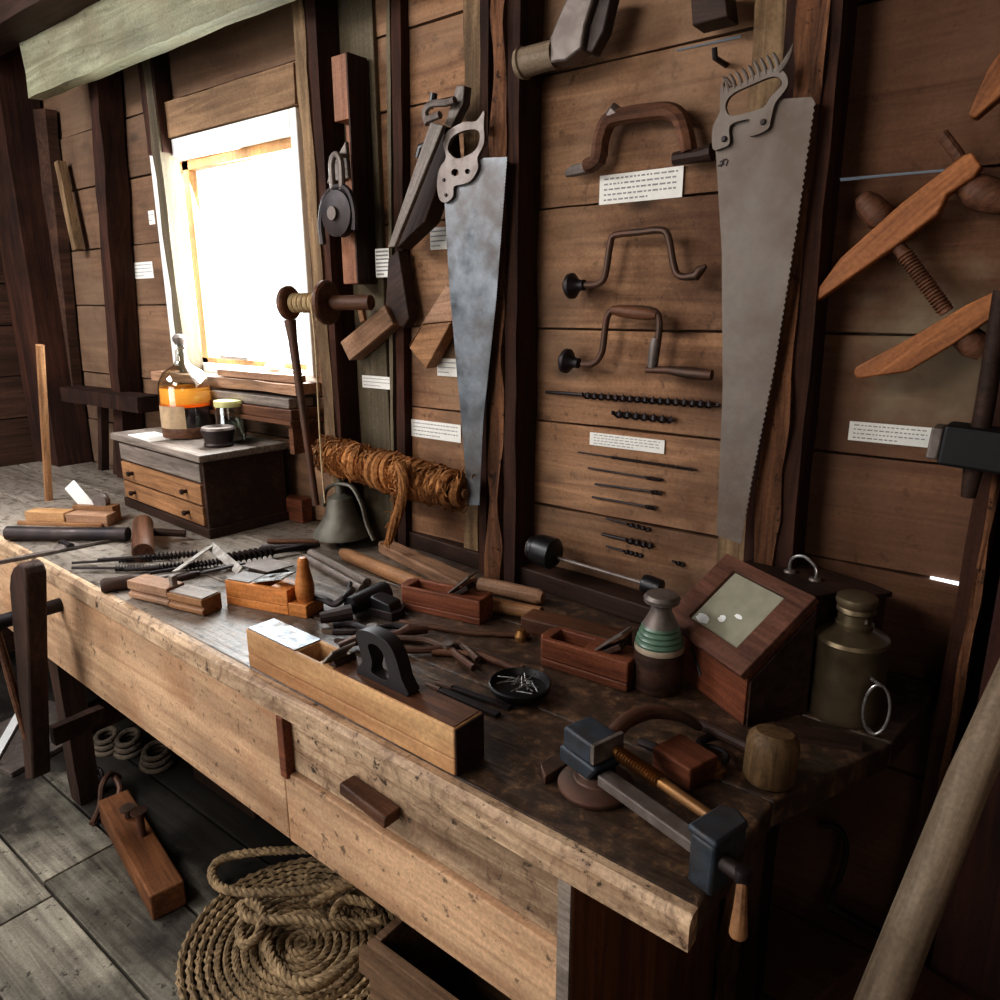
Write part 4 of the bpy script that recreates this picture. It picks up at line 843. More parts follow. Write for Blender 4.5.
# ---- metal bench vise
pv = B3(585,770); F = benchframe((585,770),(745,850)); 
O = Vector((-.497,-.635,BT)); F = frame_from(O, Vector((.29,-.083,0)), Zup)
t = thing('bench_vise','blue-grey iron vise with brass screw at the right front corner of the bench','vise',F)
mb = MB(); mb.lathe([(0,0),(.052,0),(.054,.008),(.045,.014),(.03,.018),(.028,.03),(0,.03)],Matrix.Translation((.045,.03,0)),32)
mb.prism([(.0,-.025),(-.03,-.01),(-.035,.02),(-.01,.05)],0,.013); link('swivel_base', mb, M['ironbrown'], t, bevel=.002)
mb = MB(); mb.prism([(.0,.03),(.06,.03),(.072,.05),(.072,.055),(.0,.055)],-.06,.0,Matrix(((1,0,0,0),(0,0,-1,0),(0,1,0,0),(0,0,0,1)))); mb.box((.008,.0,.0555),(.066,.05,.088)); jw = link('fixed_jaw', mb, M['bluem'], t, bevel=.004)
mb = MB(); mb.box((.066,-.003,.062),(.073,.053,.091)); link('jaw_plate', mb, M['lead'], jw, bevel=.001, smooth=False)
mb = MB(); mb.box((.0735,.004,.03),(.236,.028,.046)); link('guide_bar', mb, M['lead'], t, bevel=.002, smooth=False)
mb = MB(); mb.tube([(.0735,.036,.07),(.25,.036,.066)],.0075,12)
for k in range(16): mb.lathe([(.0076,0),(.0105,.0016),(.0076,.0032)],Matrix.Translation((.082+k*.0046,.036,.0698)) @ Matrix.Rotation(R(90),4,'Y'),12)
link('screw', mb, M['screw'], t)
mb = MB(); mb.box((.238,-.008,.004),(.272,.026,.07)); mb.prism([(.234,-.01),(.275,-.01),(.275,.05),(.25,.06),(.234,.05)],.0701,.08); mb.box((.24,.0261,.03),(.27,.055,.07)); link('moving_jaw', mb, M['bluem'], t, bevel=.004)
mb = MB(); mb.tube([(.272,.01,.045),(.294,.01,.045)],[.011,.010],14); mb.lathe([(0,-.012),(.009,-.008),(.011,0),(.009,.008),(0,.012)],Matrix.Translation((.298,.01,.045)),14); link('screw_head', mb, M['iron'], t)
mb = MB(F.inverted()); h0 = F @ V((.298,.01,.052)); h1_ = ony(738,938,-.73); mb.tube([h0, h0.lerp(h1_,.2), h0.lerp(h1_,.6), h0.lerp(h1_,.93), h1_],[.006,.006,.008,.0105,.008],10); link('handle', mb, M['tan'], t)
H_ = [B3(600,752,.05),B3(608,742,.06),B3(625,722,.065),B3(650,712,.06),B3(680,716,.05),B3(700,728,.03)]
mb = MB(F.inverted()); mb.tube(smoothpts(H_,3),[.009,.010,.011,.012,.013,.013,.013,.014,.014,.013,.013,.012,.011,.010,.009,.007],12,flat=.8)
link('curved_arm', mb, M['ironbrown'], t)
# round mallet and small odds near the vise
pm = B3(760,792,0)
t = thing('round_mallet','short round wooden mallet head standing behind the vise','mallet',pm+V((0,.03,0)))
mb = MB(); mb.lathe([(0,0),(.03,0),(.035,.008),(.036,.055),(.034,.066),(.026,.074),(0,.077)],Matrix.Rotation(R(-10),4,'X'),28); link('head', mb, M['malletw'], t)
mb = MB(); mb.tube([(-.03,.01,.035),(-.12,.05,.02)],.009,10); link('handle', mb, M['dark'], t)
A = B3(640,742,.012); Bq = B3(700,785,.016); t = thing('iron_hook','dark iron hook and ring lying between the vise and the slant-topped box','hook',Matrix.Translation(A)); Fi = t.matrix_world.inverted()
mb = MB(Fi); mb.tube(smoothpts([A,B3(665,752,.02),B3(690,770,.012),B3(705,760,.012),B3(700,742,.02),B3(720,735,.012)]),.0065,8); link('shank', mb, M['iron'], t)
mb = MB(Fi); c = B3(712,755,.012); mb.tube([c+Vector((.022*math.cos(k*.524),.022*math.sin(k*.524),0)) for k in range(13)],.004,8,caps=False); link('ring', mb, M['iron'], t)
mb = MB(); mb.box((-.035,-.03,0),(.035,.03,.035)); single('wood_offcut','small dark reddish wooden block lying right behind the vise jaws','block',mb,M['red'],frame_from(B3(684,772),V((1,-.3,0)),Zup),bevel=.003,smooth=False)
p = B3(716,775); mb = MB(); mb.lathe([(0,0),(.012,0),(.013,.012),(.007,.014),(.006,.02),(0,.021)],n=14); single('brass_nut','tiny brass nut standing in front of the slant-topped box','nut',mb,M['screw'],Matrix.Translation(p))
mb = MB(); F_ = frame_from(B3(790,735),B3(850,745)-B3(790,735),Zup); mb.beam((-.02,0,.006),(.1,0,.006),.03,.012,up=(0,0,1),segs=5,amp=.001); single('wood_strip','short dark wooden strip lying in front of the metal can','strip',mb,M['dark'],F_)
# ================================================================== THINGS ON THE WALL
def card(x0,y0,x1,y1,lab,y=-.004,sk=0.0,lines=4):
    # paper card: corners traced on the wall plane
    a = ony(x0,y0,y); c = ony(x1,y1,y); tl = Vector((a.x,y,a.z)); br = Vector((c.x,y,c.z)); w_ = br.x-tl.x; h_ = tl.z-br.z
    F = Matrix.Translation(tl) @ Matrix.Rotation(sk,4,'Y'); t = thing('paper_label',lab,'label',F,'typed paper labels')
    mb = MB(); mb.box((0,-.0005,-h_),(w_,.0015,0)); link('card', mb, M['paper'], t, smooth=False)
    mb = MB(); rnd = random.Random(int(x0*7+y0))
    for i in range(lines):
        z = -h_*(i+.8)/(lines+.6); x = w_*.06; xe_ = w_*(.94 if i < lines-1 else .6)
        while x < xe_:
            l = rnd.uniform(.02,.07)*max(w_,.06); l = min(l, xe_-x); mb.box((x,-.0012,z-h_*.028),(x+l,-.0006,z+h_*.028)); x += l+w_*.02
    link('typed_lines', mb, M['ink'], t, smooth=False)
card(130,263,154,278,'small blank-looking paper label on the boards left of the window')
card(148,211,155,224,'tiny narrow paper label on the stud left of the window',y=-.062,lines=2)
card(375,249,390,277,'narrow upright paper label on the grey board below the hanging box plane',y=-.034,lines=7)
card(430,228,447,249,'small square paper label just left of the left saw blade',lines=4)
card(362,375,393,390,'paper label on the grey board below the left slanted wooden plane',y=-.018,lines=3)
card(437,358,457,377,'small paper label below the right slanted wooden plane, touching the left saw',lines=3)
card(411,419,461,443,'wide paper label above the fibre rope roll',lines=4)
card(600,176,682,197,'large paper label under the wooden brace at the top',lines=5)
card(590,432,664,454,'wide paper label below the auger bits in the middle of the wall',lines=4)
card(850,421,931,448,'large paper label under the wooden hand-screw on the right boards',lines=4)
def sawthing(name, lab, blade_px, y, handle_outer, holes, mat, hmat, teeth_edge, nt_, depth, hthick=.008):
    F = wallframe(blade_px[0], blade_px[1], y); F.translation = ony(*blade_px[0], y); t = thing(name, lab, 'saw', frame_from(F.translation, Vector((1,0,0)), Vector((0,-1,0))))
    F = t.matrix_world; P = trace(F, blade_px, y)
    # the toothed edge: from index a to b of the outline
    a, b = teeth_edge; out = []
    for i, p in enumerate(P):
        out.append(p)
        if a <= i < b:
            q = P[i+1]; n = max(1, int(nt_*math.dist(p,q))); dx, dy = (q[0]-p[0])/n, (q[1]-p[1])/n; L_ = math.hypot(dx,dy); nx, ny = -dy/L_, dx/L_
            for k in range(n):
                out.append((p[0]+dx*(k+.5)+nx*depth, p[1]+dy*(k+.5)+ny*depth))
                if k < n-1: out.append((p[0]+dx*(k+1), p[1]+dy*(k+1)))
    mb = MB(); mb.prism(out, 0, .0016); link('blade', mb, M[mat], t, smooth=False)
    ho = [tuple(p[:2]) for p in smoothpts([(x,y_,0) for x,y_ in trace(F, handle_outer, y)],3,True)]
    hs = [[tuple(p[:2]) for p in smoothpts([(x,y_,0) for x,y_ in trace(F, h, y)],3,True)] for h in holes]
    mb = MB(); mb.prism([ho]+hs, .002, .002+hthick); h = link('handle', mb, M[hmat], t, bevel=.0022); return t, F, h
cir = lambda cx,cy,r: [(cx+r*math.cos(k*math.pi/4), cy+r*math.sin(k*math.pi/4)) for k in range(8)]
s1, F1, h1 = sawthing('hand_saw','bright silver hand saw with ornate pierced iron handle, hanging left of the dark post',
    [(484,158),(508,157),(497,300),(484,420),(480,505),(469,505),(466,470),(450,290),(445,202),(452,180)], -.105,
    [(442.5,200),(440,186),(442,170),(449,158),(445.6,144),(449.5,133),(466,123),(479,122),(487,111.5),(486.7,126),(487,144),(480.5,158),(481,169),(474,181),(465,185),(457,187),(456,197),(449,203)],
    [[(452,153),(451,147),(456,137),(469,131),(481,131.5),(482.5,141),(478,151),(468,157),(459,159)],cir(458,173,3.6),cir(470.5,172,2.6)],'steel','lead',(1,4),150,-.0018)
for x,y_ in ((446,195),(444,180)):
    mb = MB(F1.inverted()); c = ony(x,y_,-.115); mb.lathe([(0,0),(.004,0),(.003,.003),(0,.0035)],Matrix.Translation(c) @ Matrix.Rotation(R(90),4,'X'),10); link('screw', mb, M['iron'], h1)
s2, F2, h2 = sawthing('hand_saw','large brown-grey pit saw with comb-like scrolled iron handle, hanging right of the braces',
    [(784,99),(812,97),(816,104),(799,222),(776,366),(753,480),(742,544),(717,535),(723,390),(722,250),(716,150),(724,128)], -.11,
    [(715,150),(715,128),(722,113),(722.5,91),(728,88),(735,89),(749,82),(763,73),(778,70),(787.5,75),(790,86),(783,97),(777,105),(773,120),(770,130),(755,137),(748,134),(752,122),(747,121),(732,127),(732,144),(724,149)],
    [[(729,113),(728,105),(735,95),(756,85),(773,78.5),(782,80),(783.5,86),(778,93),(772,99),(766,108),(749,114),(734,117)]],'steelb','steelb',(2,6),105,-.003)
mb = MB(F2.inverted())
for k in range(9):
    f = k/8; bx_ = 729+f*50; by_ = 92-f*22; mb.tube(smoothpts([ony(bx_,by_,-.117),ony(bx_-2,by_-9,-.118),ony(bx_-6,by_-15-(2 if k>4 else 0),-.117)],3),[.0036,.0036,.0034,.0032,.003,.0024,.0018],8)
link('scroll_comb', mb, M['steelb'], h2)
mb = MB(F2.inverted())
for q in (((720,162),(727,159)),((721,167),(724,159)),((726,166),(728,160)),((718,166),(724,164))): mb.tube([ony(*q[0],-.1122),ony(*q[1],-.1122)],.0012,5)
link('stamped_mark', mb, M['iron'], s2)
mb = MB(F2.inverted()); mb.tube([ony(779,72,-.117),ony(786,62,-.118),ony(791,52,-.118),ony(793,44,-.117)],[.005,.006,.004,.001],8); link('horn', mb, M['steelb'], h2)
mb = MB(F2.inverted()); mb.tube([ony(724,93,-.117),ony(723,84,-.118),ony(727,79,-.118),ony(732,86,-.117)],.0032,8); link('curl', mb, M['steelb'], h2)
for x,y_ in ((724,139),(763,122)):
    mb = MB(F2.inverted()); c = ony(x,y_,-.121); mb.lathe([(0,0),(.005,0),(.004,.003),(0,.0035)],Matrix.Translation(c) @ Matrix.Rotation(R(90),4,'X'),10); link('screw', mb, M['iron'], h2)
mb = MB(); c = ony(726,65,-.0); mb.tube([Vector((c.x,.0,c.z)),Vector((c.x,-.05,c.z)),Vector((c.x,-.055,c.z+.015))],.005,8); single('wall_hook','dark iron peg on the wall above the comb-handled saw','hook',mb,M['iron'],Matrix.Identity(4))
# braces
def wt(F): return F.inverted()
F = wallframe((570,170),(705,155),-.03)
t = thing('wooden_brace','wide reddish-brown wooden carpenter brace with square crank, highest brace on the wall','brace',F)
mb = MB(wt(F)); mb.tube(smoothpts([ony(x,y_,-.035) for x,y_ in ((586,166),(598,160),(601,140),(608,122),(622,116),(650,112),(668,111),(680,118),(686,135),(689,152))],3),[.016]+[.0195]*26+[.017],8,flat=.8); link('frame', mb, M['ironbrown'] if 0 else M['brown2'], t, bevel=0)
mb = MB(wt(F)); mb.tube([ony(x,y_,-.03) for x,y_ in ((566,174),(573,171),(582,169),(592,166))],[.006,.012,.012,.014],8); link('chuck', mb, M['lead'], t)
mb = MB(wt(F)); mb.tube([ony(x,y_,-.035) for x,y_ in ((674,159),(700,155),(712,152))],[.012,.013,.016],10); link('head', mb, M['dark'], t)
mb = MB(wt(F)); mb.tube([ony(x,y_,-.037) for x,y_ in ((612,118),(615,113),(618,117))],[.0165,.018,.0165],10); link('ferrule', mb, M['lead'], t)
def ironbrace(lab, pts, knob, kr, handle=None, ratchet=None, chuck=None, r=.0055):
    F = wallframe(knob, pts[-1], -.035); t = thing('iron_brace', lab, 'brace', F); mb = MB(wt(F))
    mb.tube(smoothpts([ony(x,y_,-.045) for x,y_ in pts],3), r*1.25, 10); link('crank', mb, M['ironbrown'], t)
    c = ony(*knob,-.045); d = (ony(pts[0][0],pts[0][1],-.045)-c).normalized(); T = frame_from(c, d.orthogonal(), d)
    mb = MB(wt(F)); mb.lathe([(0,-.014),(kr*.7,-.012),(kr,-.005),(kr,.003),(kr*.6,.012),(kr*.42,.02),(kr*.42,.03),(0,.031)], T, 24); link('head', mb, M['iron'], t)
    if handle:
        a, b = ony(*handle[0],-.047), ony(*handle[1],-.047); mb = MB(wt(F)); mb.tube([a.lerp(b,k/6) for k in range(7)],[.008,.0115,.0125,.013,.0125,.0115,.008],14); link('grip', mb, M['brown'], t)
    if ratchet: mb = MB(wt(F)); mb.tube([ony(x,y_,-.045) for x,y_ in ratchet],[.009,.011,.011,.008],12); link('ratchet', mb, M['lead'], t)
    if chuck: mb = MB(wt(F)); mb.tube([ony(x,y_,-.045) for x,y_ in chuck[0]],chuck[1],12); link('chuck', mb, M['ironbrown'], t)
    return t
ironbrace('plain brown iron brace with black knob, middle brace on the wall',[(585,285),(597,284),(605,276),(610,245),(615,235),(640,232),(660,230),(668,236),(673,262),(678,275),(690,277)],(572,286),.026,None,None,([(686,277),(696,276),(700,270),(706,266)],[.007,.009,.009,.004]))
ironbrace('iron ratchet brace with dark turned grip, lowest brace on the wall',[(582,364),(594,363),(602,352),(605,330),(608,315),(618,309),(650,310),(659,318),(658,340),(654,366)],(567,361),.026,((612,310),(657,315)),[(656,338),(655,345),(653,362),(652,368)],([(646,370),(668,370),(690,373),(712,375)],[.006,.008,.012,.010]))
# bits on the wall
def wbit(a,b,r,tn_,lab,shank=.25,mat='iron',y=-.02):
    r = r*(1.5 if r < .006 else 1.1); y = -r-.002
    A = ony(*a,y); Bq = ony(*b,y); F = frame_from(A,Bq-A,V((0,-1,0))); mb = MB(); mb.auger((0,0,0),((Bq-A).length,0,0),r,tn_,shank); return single('drill_bit',lab,'drill bit',mb,M[mat],F,'bits mounted on the wall')
wbit((546,392),(720,405),.0085,9,'longest dark auger bit on the wall, ending at the big saw',.24,'iron')
wbit((612,413),(674,420),.009,3.5,'short stout auger bit just above the wide middle label',.02,'iron')
wbit((578,452),(697,470),.0028,14,'thin long twist bit just below the wide middle label',.3)
wbit((588,468),(662,480),.0035,3,'thin spoon bit, second one below the wide middle label',.8)
wbit((595,484),(662,493),.004,2,'short spoon bit, third one below the wide middle label',.85)
wbit((592,497),(656,508),.004,2,'short spoon bit, fourth one below the wide middle label',.85)
wbit((606,518),(650,530),.004,2,'topmost of the three small bits low on the middle boards',.5)
wbit((602,534),(652,546),.0055,2,'thickest of the three small bits low on the middle boards',.5)
wbit((606,546),(642,556),.004,2,'lowest of the three small bits low on the middle boards',.5)
wbit((672,561),(684,565),.004,1,'tiny iron stub low on the boards left of the big saw tip',.3)
# adze head at the top
F = wallframe((524,62),(600,40),-.05)
t = thing('adze','grey iron adze head with a pale wooden socket end, high on the wall','adze',F)
mb = MB(wt(F)); mb.tube([ony(x,y_,-.075) for x,y_ in ((520,64),(524,63),(525,62.5),(556,54))],[.028,.031,.027,.026],20); link('socket', mb, M['pole'], t)
mb = MB(); mb.prism(trace(F,[(556,66),(557,41),(562,28),(577,-6),(603,-6),(592,28),(588,52),(572,64)],-.07),-.0,.045); link('blade', mb, M['lead'], t, bevel=.004)
mb = MB(); mb.prism(trace(F,[(588,54),(592,28),(603,-6),(622,-6),(612,36),(600,58)],-.05),.0,.03); link('eye', mb, M['iron'], t, bevel=.004)
F = wallframe((697,30),(735,25),-.03); mb = MB(); mb.prism(trace(F,[(697,-8),(731,-12),(735,22),(699,31)],-.05),.0,.05); single('grey_block','dark wooden block at the very top of the wall, above the pit saw','block',mb,M['dark'],F,bevel=.003)
# pulley, hanging box plane, plough plane, pair of planes
yb = -.082; xl = ony(336,150,yb).x; xr = ony(351,150,yb).x; zt = ony(340,54,yb).z; zb2 = ony(350,284,yb).z
t = thing('hanging_box_plane','tall narrow wooden box-shaped plane with reddish face, hanging on the grey board','hand plane',Matrix.Translation(V((xl,yb,zb2))))
w_ = xr-xl; h_ = zt-zb2
def zof(py): return ony(343,py,yb).z-zb2
mb = MB()
mb.box((0,0,zof(120)),(w_*.97,.06,h_)); mb.box((0,.035,zof(180)),(w_*.97,.06,zof(120)-.0002)); mb.box((0,0,0),(w_*.97,.06,zof(180)-.0002)); link('stock', mb, M['pinkv'], t, bevel=.002, smooth=False)
mb = MB(); mb.box((w_*.975,-.002,0),(w_*.975+.006,.062,h_)); link('dark_side', mb, M['darkv'], t, bevel=.001, smooth=False)  # dark panel puts the shade of the right face into colour
mb = MB(); T = Matrix(((1,0,0,0),(0,0,-1,0),(0,1,0,0),(0,0,0,1)))
mb.prism([(w_*.9,zof(143)),(w_*.95,zof(180)),(-.012,zof(181)),(-.03,zof(182)),(-.005,zof(165))],-.0,.012,T); link('wedge', mb, M['greywood'], t, bevel=.002, smooth=False)
cp = ony(339,214,-.125); t = thing('iron_pulley','small round dark iron pulley hanging in front of the box-shaped plane','pulley',Matrix.Translation(cp) @ Matrix.Scale(1.35,4))
Tx = Matrix.Rotation(R(90),4,'X') @ Matrix.Rotation(R(0),4,'Z')
mb = MB(); mb.lathe([(0,-.012),(.016,-.012),(.04,-.008),(.036,0),(.04,.008),(.016,.012),(0,.012)],Tx,28); link('wheel', mb, M['iron'], t)
mb = MB(); mb.lathe([(0,-.018),(.012,-.018),(.012,.018),(0,.018)],Tx,16); link('axle', mb, M['lead'], t)
mb = MB(); mb.tube(smoothpts([(-.05,0,-.05),(-.052,0,-.01),(-.035,0,.03),(0,0,.045),(.03,0,.034),(.042,0,.0),(.04,0,-.03)]),.006,8,flat=1.2); link('strap', mb, M['iron'], t)
mb = MB(); mb.tube(smoothpts([(-.012,0,.04),(-.013,0,.085),(0,0,.1),(.013,0,.085),(.012,0,.04)]),.006,8); mb.tube([(0,0,.098),(0,.03,.102)],.004,6); link('shackle', mb, M['lead'], t)
F = wallframe((440,123),(394,248),-.04)
t = thing('plough_plane','slanting grey-and-black plough plane with metal fittings, left of the silver saw','hand plane',F)
mb = MB(); mb.prism(trace(F,[(434,123),(447,126),(398,247),(391,248)],-.12),.08,.092); link('fence', mb, M['greywood'], t, bevel=.002)
mb = MB(); mb.prism(trace(F,[(447,126),(450,158),(428,222),(400,249),(396,245)],-.08),-.0,.05); link('stock', mb, M['dark'], t, bevel=.003)
mb = MB(); mb.prism(trace(F,[(450,112),(458,86),(466,86),(464,104),(452,128),(446,126)],-.08),.02,.045); link('arm', mb, M['greywood'], t, bevel=.002)
mb = MB(wt(F)); mb.tube(smoothpts([ony(x,y_,-.1) for x,y_ in ((428,124),(425,112),(432,104),(446,103),(455,100))],3),.008,8); mb.tube([ony(x,y_,-.11) for x,y_ in ((427,120),(440,115))],.008,8); link('clip', mb, M['lead'], t)
mb = MB(wt(F)); mb.tube([ony(x,y_,-.09) for x,y_ in ((430,108),(433,100),(434,93))],[.007,.008,.008],10); link('thumbscrew', mb, M['black'], t)
mb = MB(wt(F)); mb.tube([ony(x,y_,-.07) for x,y_ in ((419,158),(422,148),(426,145))],[.01,.011,.008],10); link('knob', mb, M['black'], t)
def blockplane(name, lab, px, px2, y, th, mat):
    F = wallframe(px[0], px[1], y); t = thing(name, lab, 'hand plane', F); mb = MB(); mb.prism(trace(F, px, y-th), 0, th); link('stock', mb, M[mat], t, bevel=.003)
    if px2: mb = MB(); mb.prism(trace(F, px2, y-th*.7), 0, th*.7); link('heel', mb, M['pink' if name=='grooving_plane' else 'dark'], t, bevel=.003)
    return t, F
t, F = blockplane('rabbet_plane','left of two slanted wooden planes on the wall, with a peg-like wedge',[(340,342),(384,305),(393,324),(349,361)],[(385,306),(388,258),(398,250),(409,318),(403,328),(394,323)],-.02,.05,'pink')
mb = MB(wt(F)); mb.beam(ony(364,322,-.05),ony(360,303,-.05),.018,.012,segs=2,amp=0); link('wedge', mb, M['tan'], t, bevel=.002)
blockplane('grooving_plane','right of two slanted wooden planes on the wall, beside the silver saw',[(422,325),(451,322),(426,369),(409,348)],[(408,346),(446,285),(452,288),(452,321),(423,324)],-.012,.04,'tan')
# spool with cord
a = ony(289,303,-.20); b = ony(331,300,-.20); d = (b-a).normalized(); d = V((d.x,.25,0)).normalized(); Lsp = .118
F = frame_from(a, d, Zup)
t = thing('cord_spool','wooden spool wound with pale cord, sticking out from the post right of the window','spool',F)
Tz = Matrix.Rotation(R(90),4,'Y')
for x,rr_ in ((0,.043),(Lsp,.054)):
    mb = MB(); mb.lathe([(0,-.009),(rr_*.9,-.009),(rr_,-.004),(rr_,.004),(rr_*.9,.009),(0,.009)],Matrix.Translation((x,0,0)) @ Tz,28); link('flange', mb, M['brown'], t)
mb = MB(); mb.tube([(-.01,0,0),(Lsp+.02,0,0),(Lsp+.021,0,0),(Lsp+.13,0,0)],[.012,.012,.018,.018],12); link('axle', mb, M['brown'], t)
mb = MB()
for k in range(13): mb.lathe([(.0122,-.004),(.022,-.003),(.0245,0),(.022,.003),(.0122,.004)],Matrix.Translation((.014+k*.0076,0,0)) @ Matrix.Rotation(R(4*(-1)**k),4,'Z') @ Tz,20)
link('wound_cord', mb, M['twine'], t)
mb = MB(wt(F)); q0 = F @ V((.085,-.022,.0)); mb.tube(smoothpts([q0,ony(315,340,-.21),ony(319,420,-.2),ony(322,470,-.2),ony(325,503,-.19)],4),.0022,6); link('hanging_cord', mb, M['twine'], t)
mb = MB(); A = ony(290,320,-.17); Bq = ony(316,505,-.17); Bq.z = max(Bq.z, BT+.004); 
F = frame_from(Bq, A-Bq, V((0,-1,0))); L_ = (A-Bq).length; mb.tube([(0,0,0),(L_*.5,0,0),(L_*.9,0,0),(L_,0,0)],[.010,.010,.012,.016],12); single('iron_rod','long dark metal rod leaning against the post right of the window, below the spool','rod',mb,M['ironbrown'],F)
# roll of tow on a dowel
ya = -.10; A = ony(314,450,ya); Bq = ony(466,494,ya-.02); F = frame_from(A,Bq-A,V((0,-1,0))); L_ = (Bq-A).length
t = thing('fibre_roll','shaggy roll of orange-brown fibre wound on a pale rod, above the bell','rope',F)
mb = MB(); mb.tube([(-.02,0,0),(L_*.5,0,0),(L_,0,0)],[.011,.012,.011],12); link('dowel', mb, M['tan'], t)
rnd = random.Random(3); mb = MB(); tw = 62; pts = []; rad = []
for i in range(tw*14):
    f = i/(tw*14-1); an = i/14*2*math.pi*.33; x = L_*(.1+.87*f); rr_ = .026+.013*math.sin(f*3.0)+.006*math.sin(f*29)
    nz_ = noise.noise_vector(V((f*60,0,2)))*.006; pts.append((x+nz_.x,rr_*math.cos(an)+nz_.y,rr_*math.sin(an)+nz_.z)); 
mb.tube(pts,.013,7)
for k in range(260):      # loose fibre ends
    x = L_*rnd.uniform(.1,.97); an = rnd.uniform(0,6.28); r0 = .038; r1 = r0+rnd.uniform(.004,.02); a2 = an+rnd.uniform(.4,1.4); dx = rnd.uniform(-.03,.03)
    mb.tube(smoothpts([(x,r0*math.cos(an),r0*math.sin(an)),(x+dx*.5,r1*math.cos((an+a2)/2),r1*math.sin((an+a2)/2)),(x+dx,r0*1.05*math.cos(a2),r0*1.05*math.sin(a2))],3),.0016,4)
for k in range(520):
    x = L_*rnd.uniform(.08,.98); an = rnd.uniform(0,6.28); r0 = rnd.uniform(.04,.05); a2 = an+rnd.uniform(.6,1.6); dx = rnd.uniform(-.05,.05)
    mb.tube([(x,r0*math.cos(an),r0*math.sin(an)),(x+dx*.5,r0*1.12*math.cos((an+a2)/2),r0*1.12*math.sin((an+a2)/2)),(x+dx,r0*math.cos(a2),r0*math.sin(a2))],.0022,3)
link('wound_fibre', mb, M['tow'], t)
mb = MB(wt(F)); cen = [ony(400,462,-.17),ony(404,480,-.175),ony(402,500,-.17),ony(395,522,-.165),ony(388,543,-.16)]
for s_ in range(7):
    ph = s_*.9; mb.tube(smoothpts([c+V((math.cos(ph+i*.9),math.sin(ph+i*.9)*.8,0))*.009*(1 if i < 4 else .5) for i,c in enumerate(cen)],5),.0062,6)
for k in range(60):
    c = cen[0].lerp(cen[-1],rnd.random()); e = c+V((rnd.uniform(-.02,.02),rnd.uniform(-.02,.01),rnd.uniform(-.03,.01))); mb.tube([c,(c+e)/2+V((0,0,.004)),e],.0011,4)
link('hanging_tail', mb, M['tow'], t)
# hand screw clamp
F = wallframe((815,302),(980,165),-.03)
t = thing('hand_screw','big orange wooden hand-screw clamp with two tapered jaws, on the right boards','clamp',F)
def jawp(px): 
    mb = MB(); mb.prism(trace(F,px,-.075),.015,.045); return link('jaw', mb, M['orangej'], t, bevel=.003)
jawp([(815,302),(818,288),(840,258),(900,204),(963,155),(972,152),(982,166),(974,177),(947,195),(938,214),(896,246)])
jawp([(853,373),(856,367),(910,338),(966,305),(1000,289),(1050,268),(1056,290),(1000,313),(952,345),(907,372),(857,379)])
mb = MB(wt(F)); mb.tube([ony(x,y_,-.06) for x,y_ in ((893,240),(915,268),(947,312))],.0105,12)
A = ony(905,255,-.06); Bq = ony(946,311,-.06)
T0 = frame_from(A,(Bq-A).orthogonal(),Bq-A)
for k in range(20): mb.lathe([(.0105,-.002),(.0128,0),(.0105,.002)],T0 @ Matrix.Translation((0,0,k*(Bq-A).length/20)),12)
s_ = link('screw', mb, M['brown2'], t)
mb = MB(wt(F)); mb.tube([ony(x,y_,-.05) for x,y_ in ((862,196),(868,204),(880,217),(888,228))],[.012,.02,.022,.012],14); link('handle', mb, M['brown2'], s_)
mb = MB(wt(F)); mb.tube([ony(x,y_,-.05) for x,y_ in ((962,334),(975,345),(984,355))],[.02,.022,.012],14); link('nut_end', mb, M['brown2'], s_)
mb = MB(wt(F)); mb.tube([ony(x,y_,-.055) for x,y_ in ((942,134),(958,155),(968,175))],.0085,10); s_ = link('screw', mb, M['brown2'], t)
mb = MB(wt(F)); mb.tube([ony(x,y_,-.05) for x,y_ in ((964,184),(975,190),(990,196),(1010,206))],[.016,.024,.025,.014],14); link('handle', mb, M['brown2'], s_)
F = wallframe((969,116),(1010,60),-.03); t = thing('clamp_jaw','tip of an orange wooden clamp jaw at the upper right edge of the photo','clamp',F)
mb = MB(); mb.prism(trace(F,[(968,115),(976,95),(990,64),(1010,40),(1060,0),(1070,20),(1030,70),(1000,97),(975,118)],-.075),.015,.045); link('jaw', mb, M['orangej'], t, bevel=.003)
# sledge hammer
F = wallframe((928,440),(1000,452),-.1)
t = thing('sledge_hammer','heavy black square-headed hammer hanging head-down at the right edge','hammer',F)
A = ony(934,441,-.13); Bq = ony(1010,452,-.13); d = (Bq-A).normalized(); FF = frame_from(A,d,V((0,-1,0))); q = F.inverted() @ FF
mb = MB(); mb.box((-.004,-.024,-.026),(.012,.024,.024),q); link('head_face', mb, M['lead'], t, bevel=.003, smooth=False)
mb = MB(); mb.box((.0125,-.03,-.032),(.12,.03,.03),q); link('head', mb, M['deepblack'], t, bevel=.005, smooth=False)
mb = MB(wt(F)); mb.tube([ony(x,y_,-.13) for x,y_ in ((968,497),(973,470),(986,400),(995,340),(1003,290))],[.010,.013,.013,.012,.012],12); link('handle', mb, M['darkv'], t)
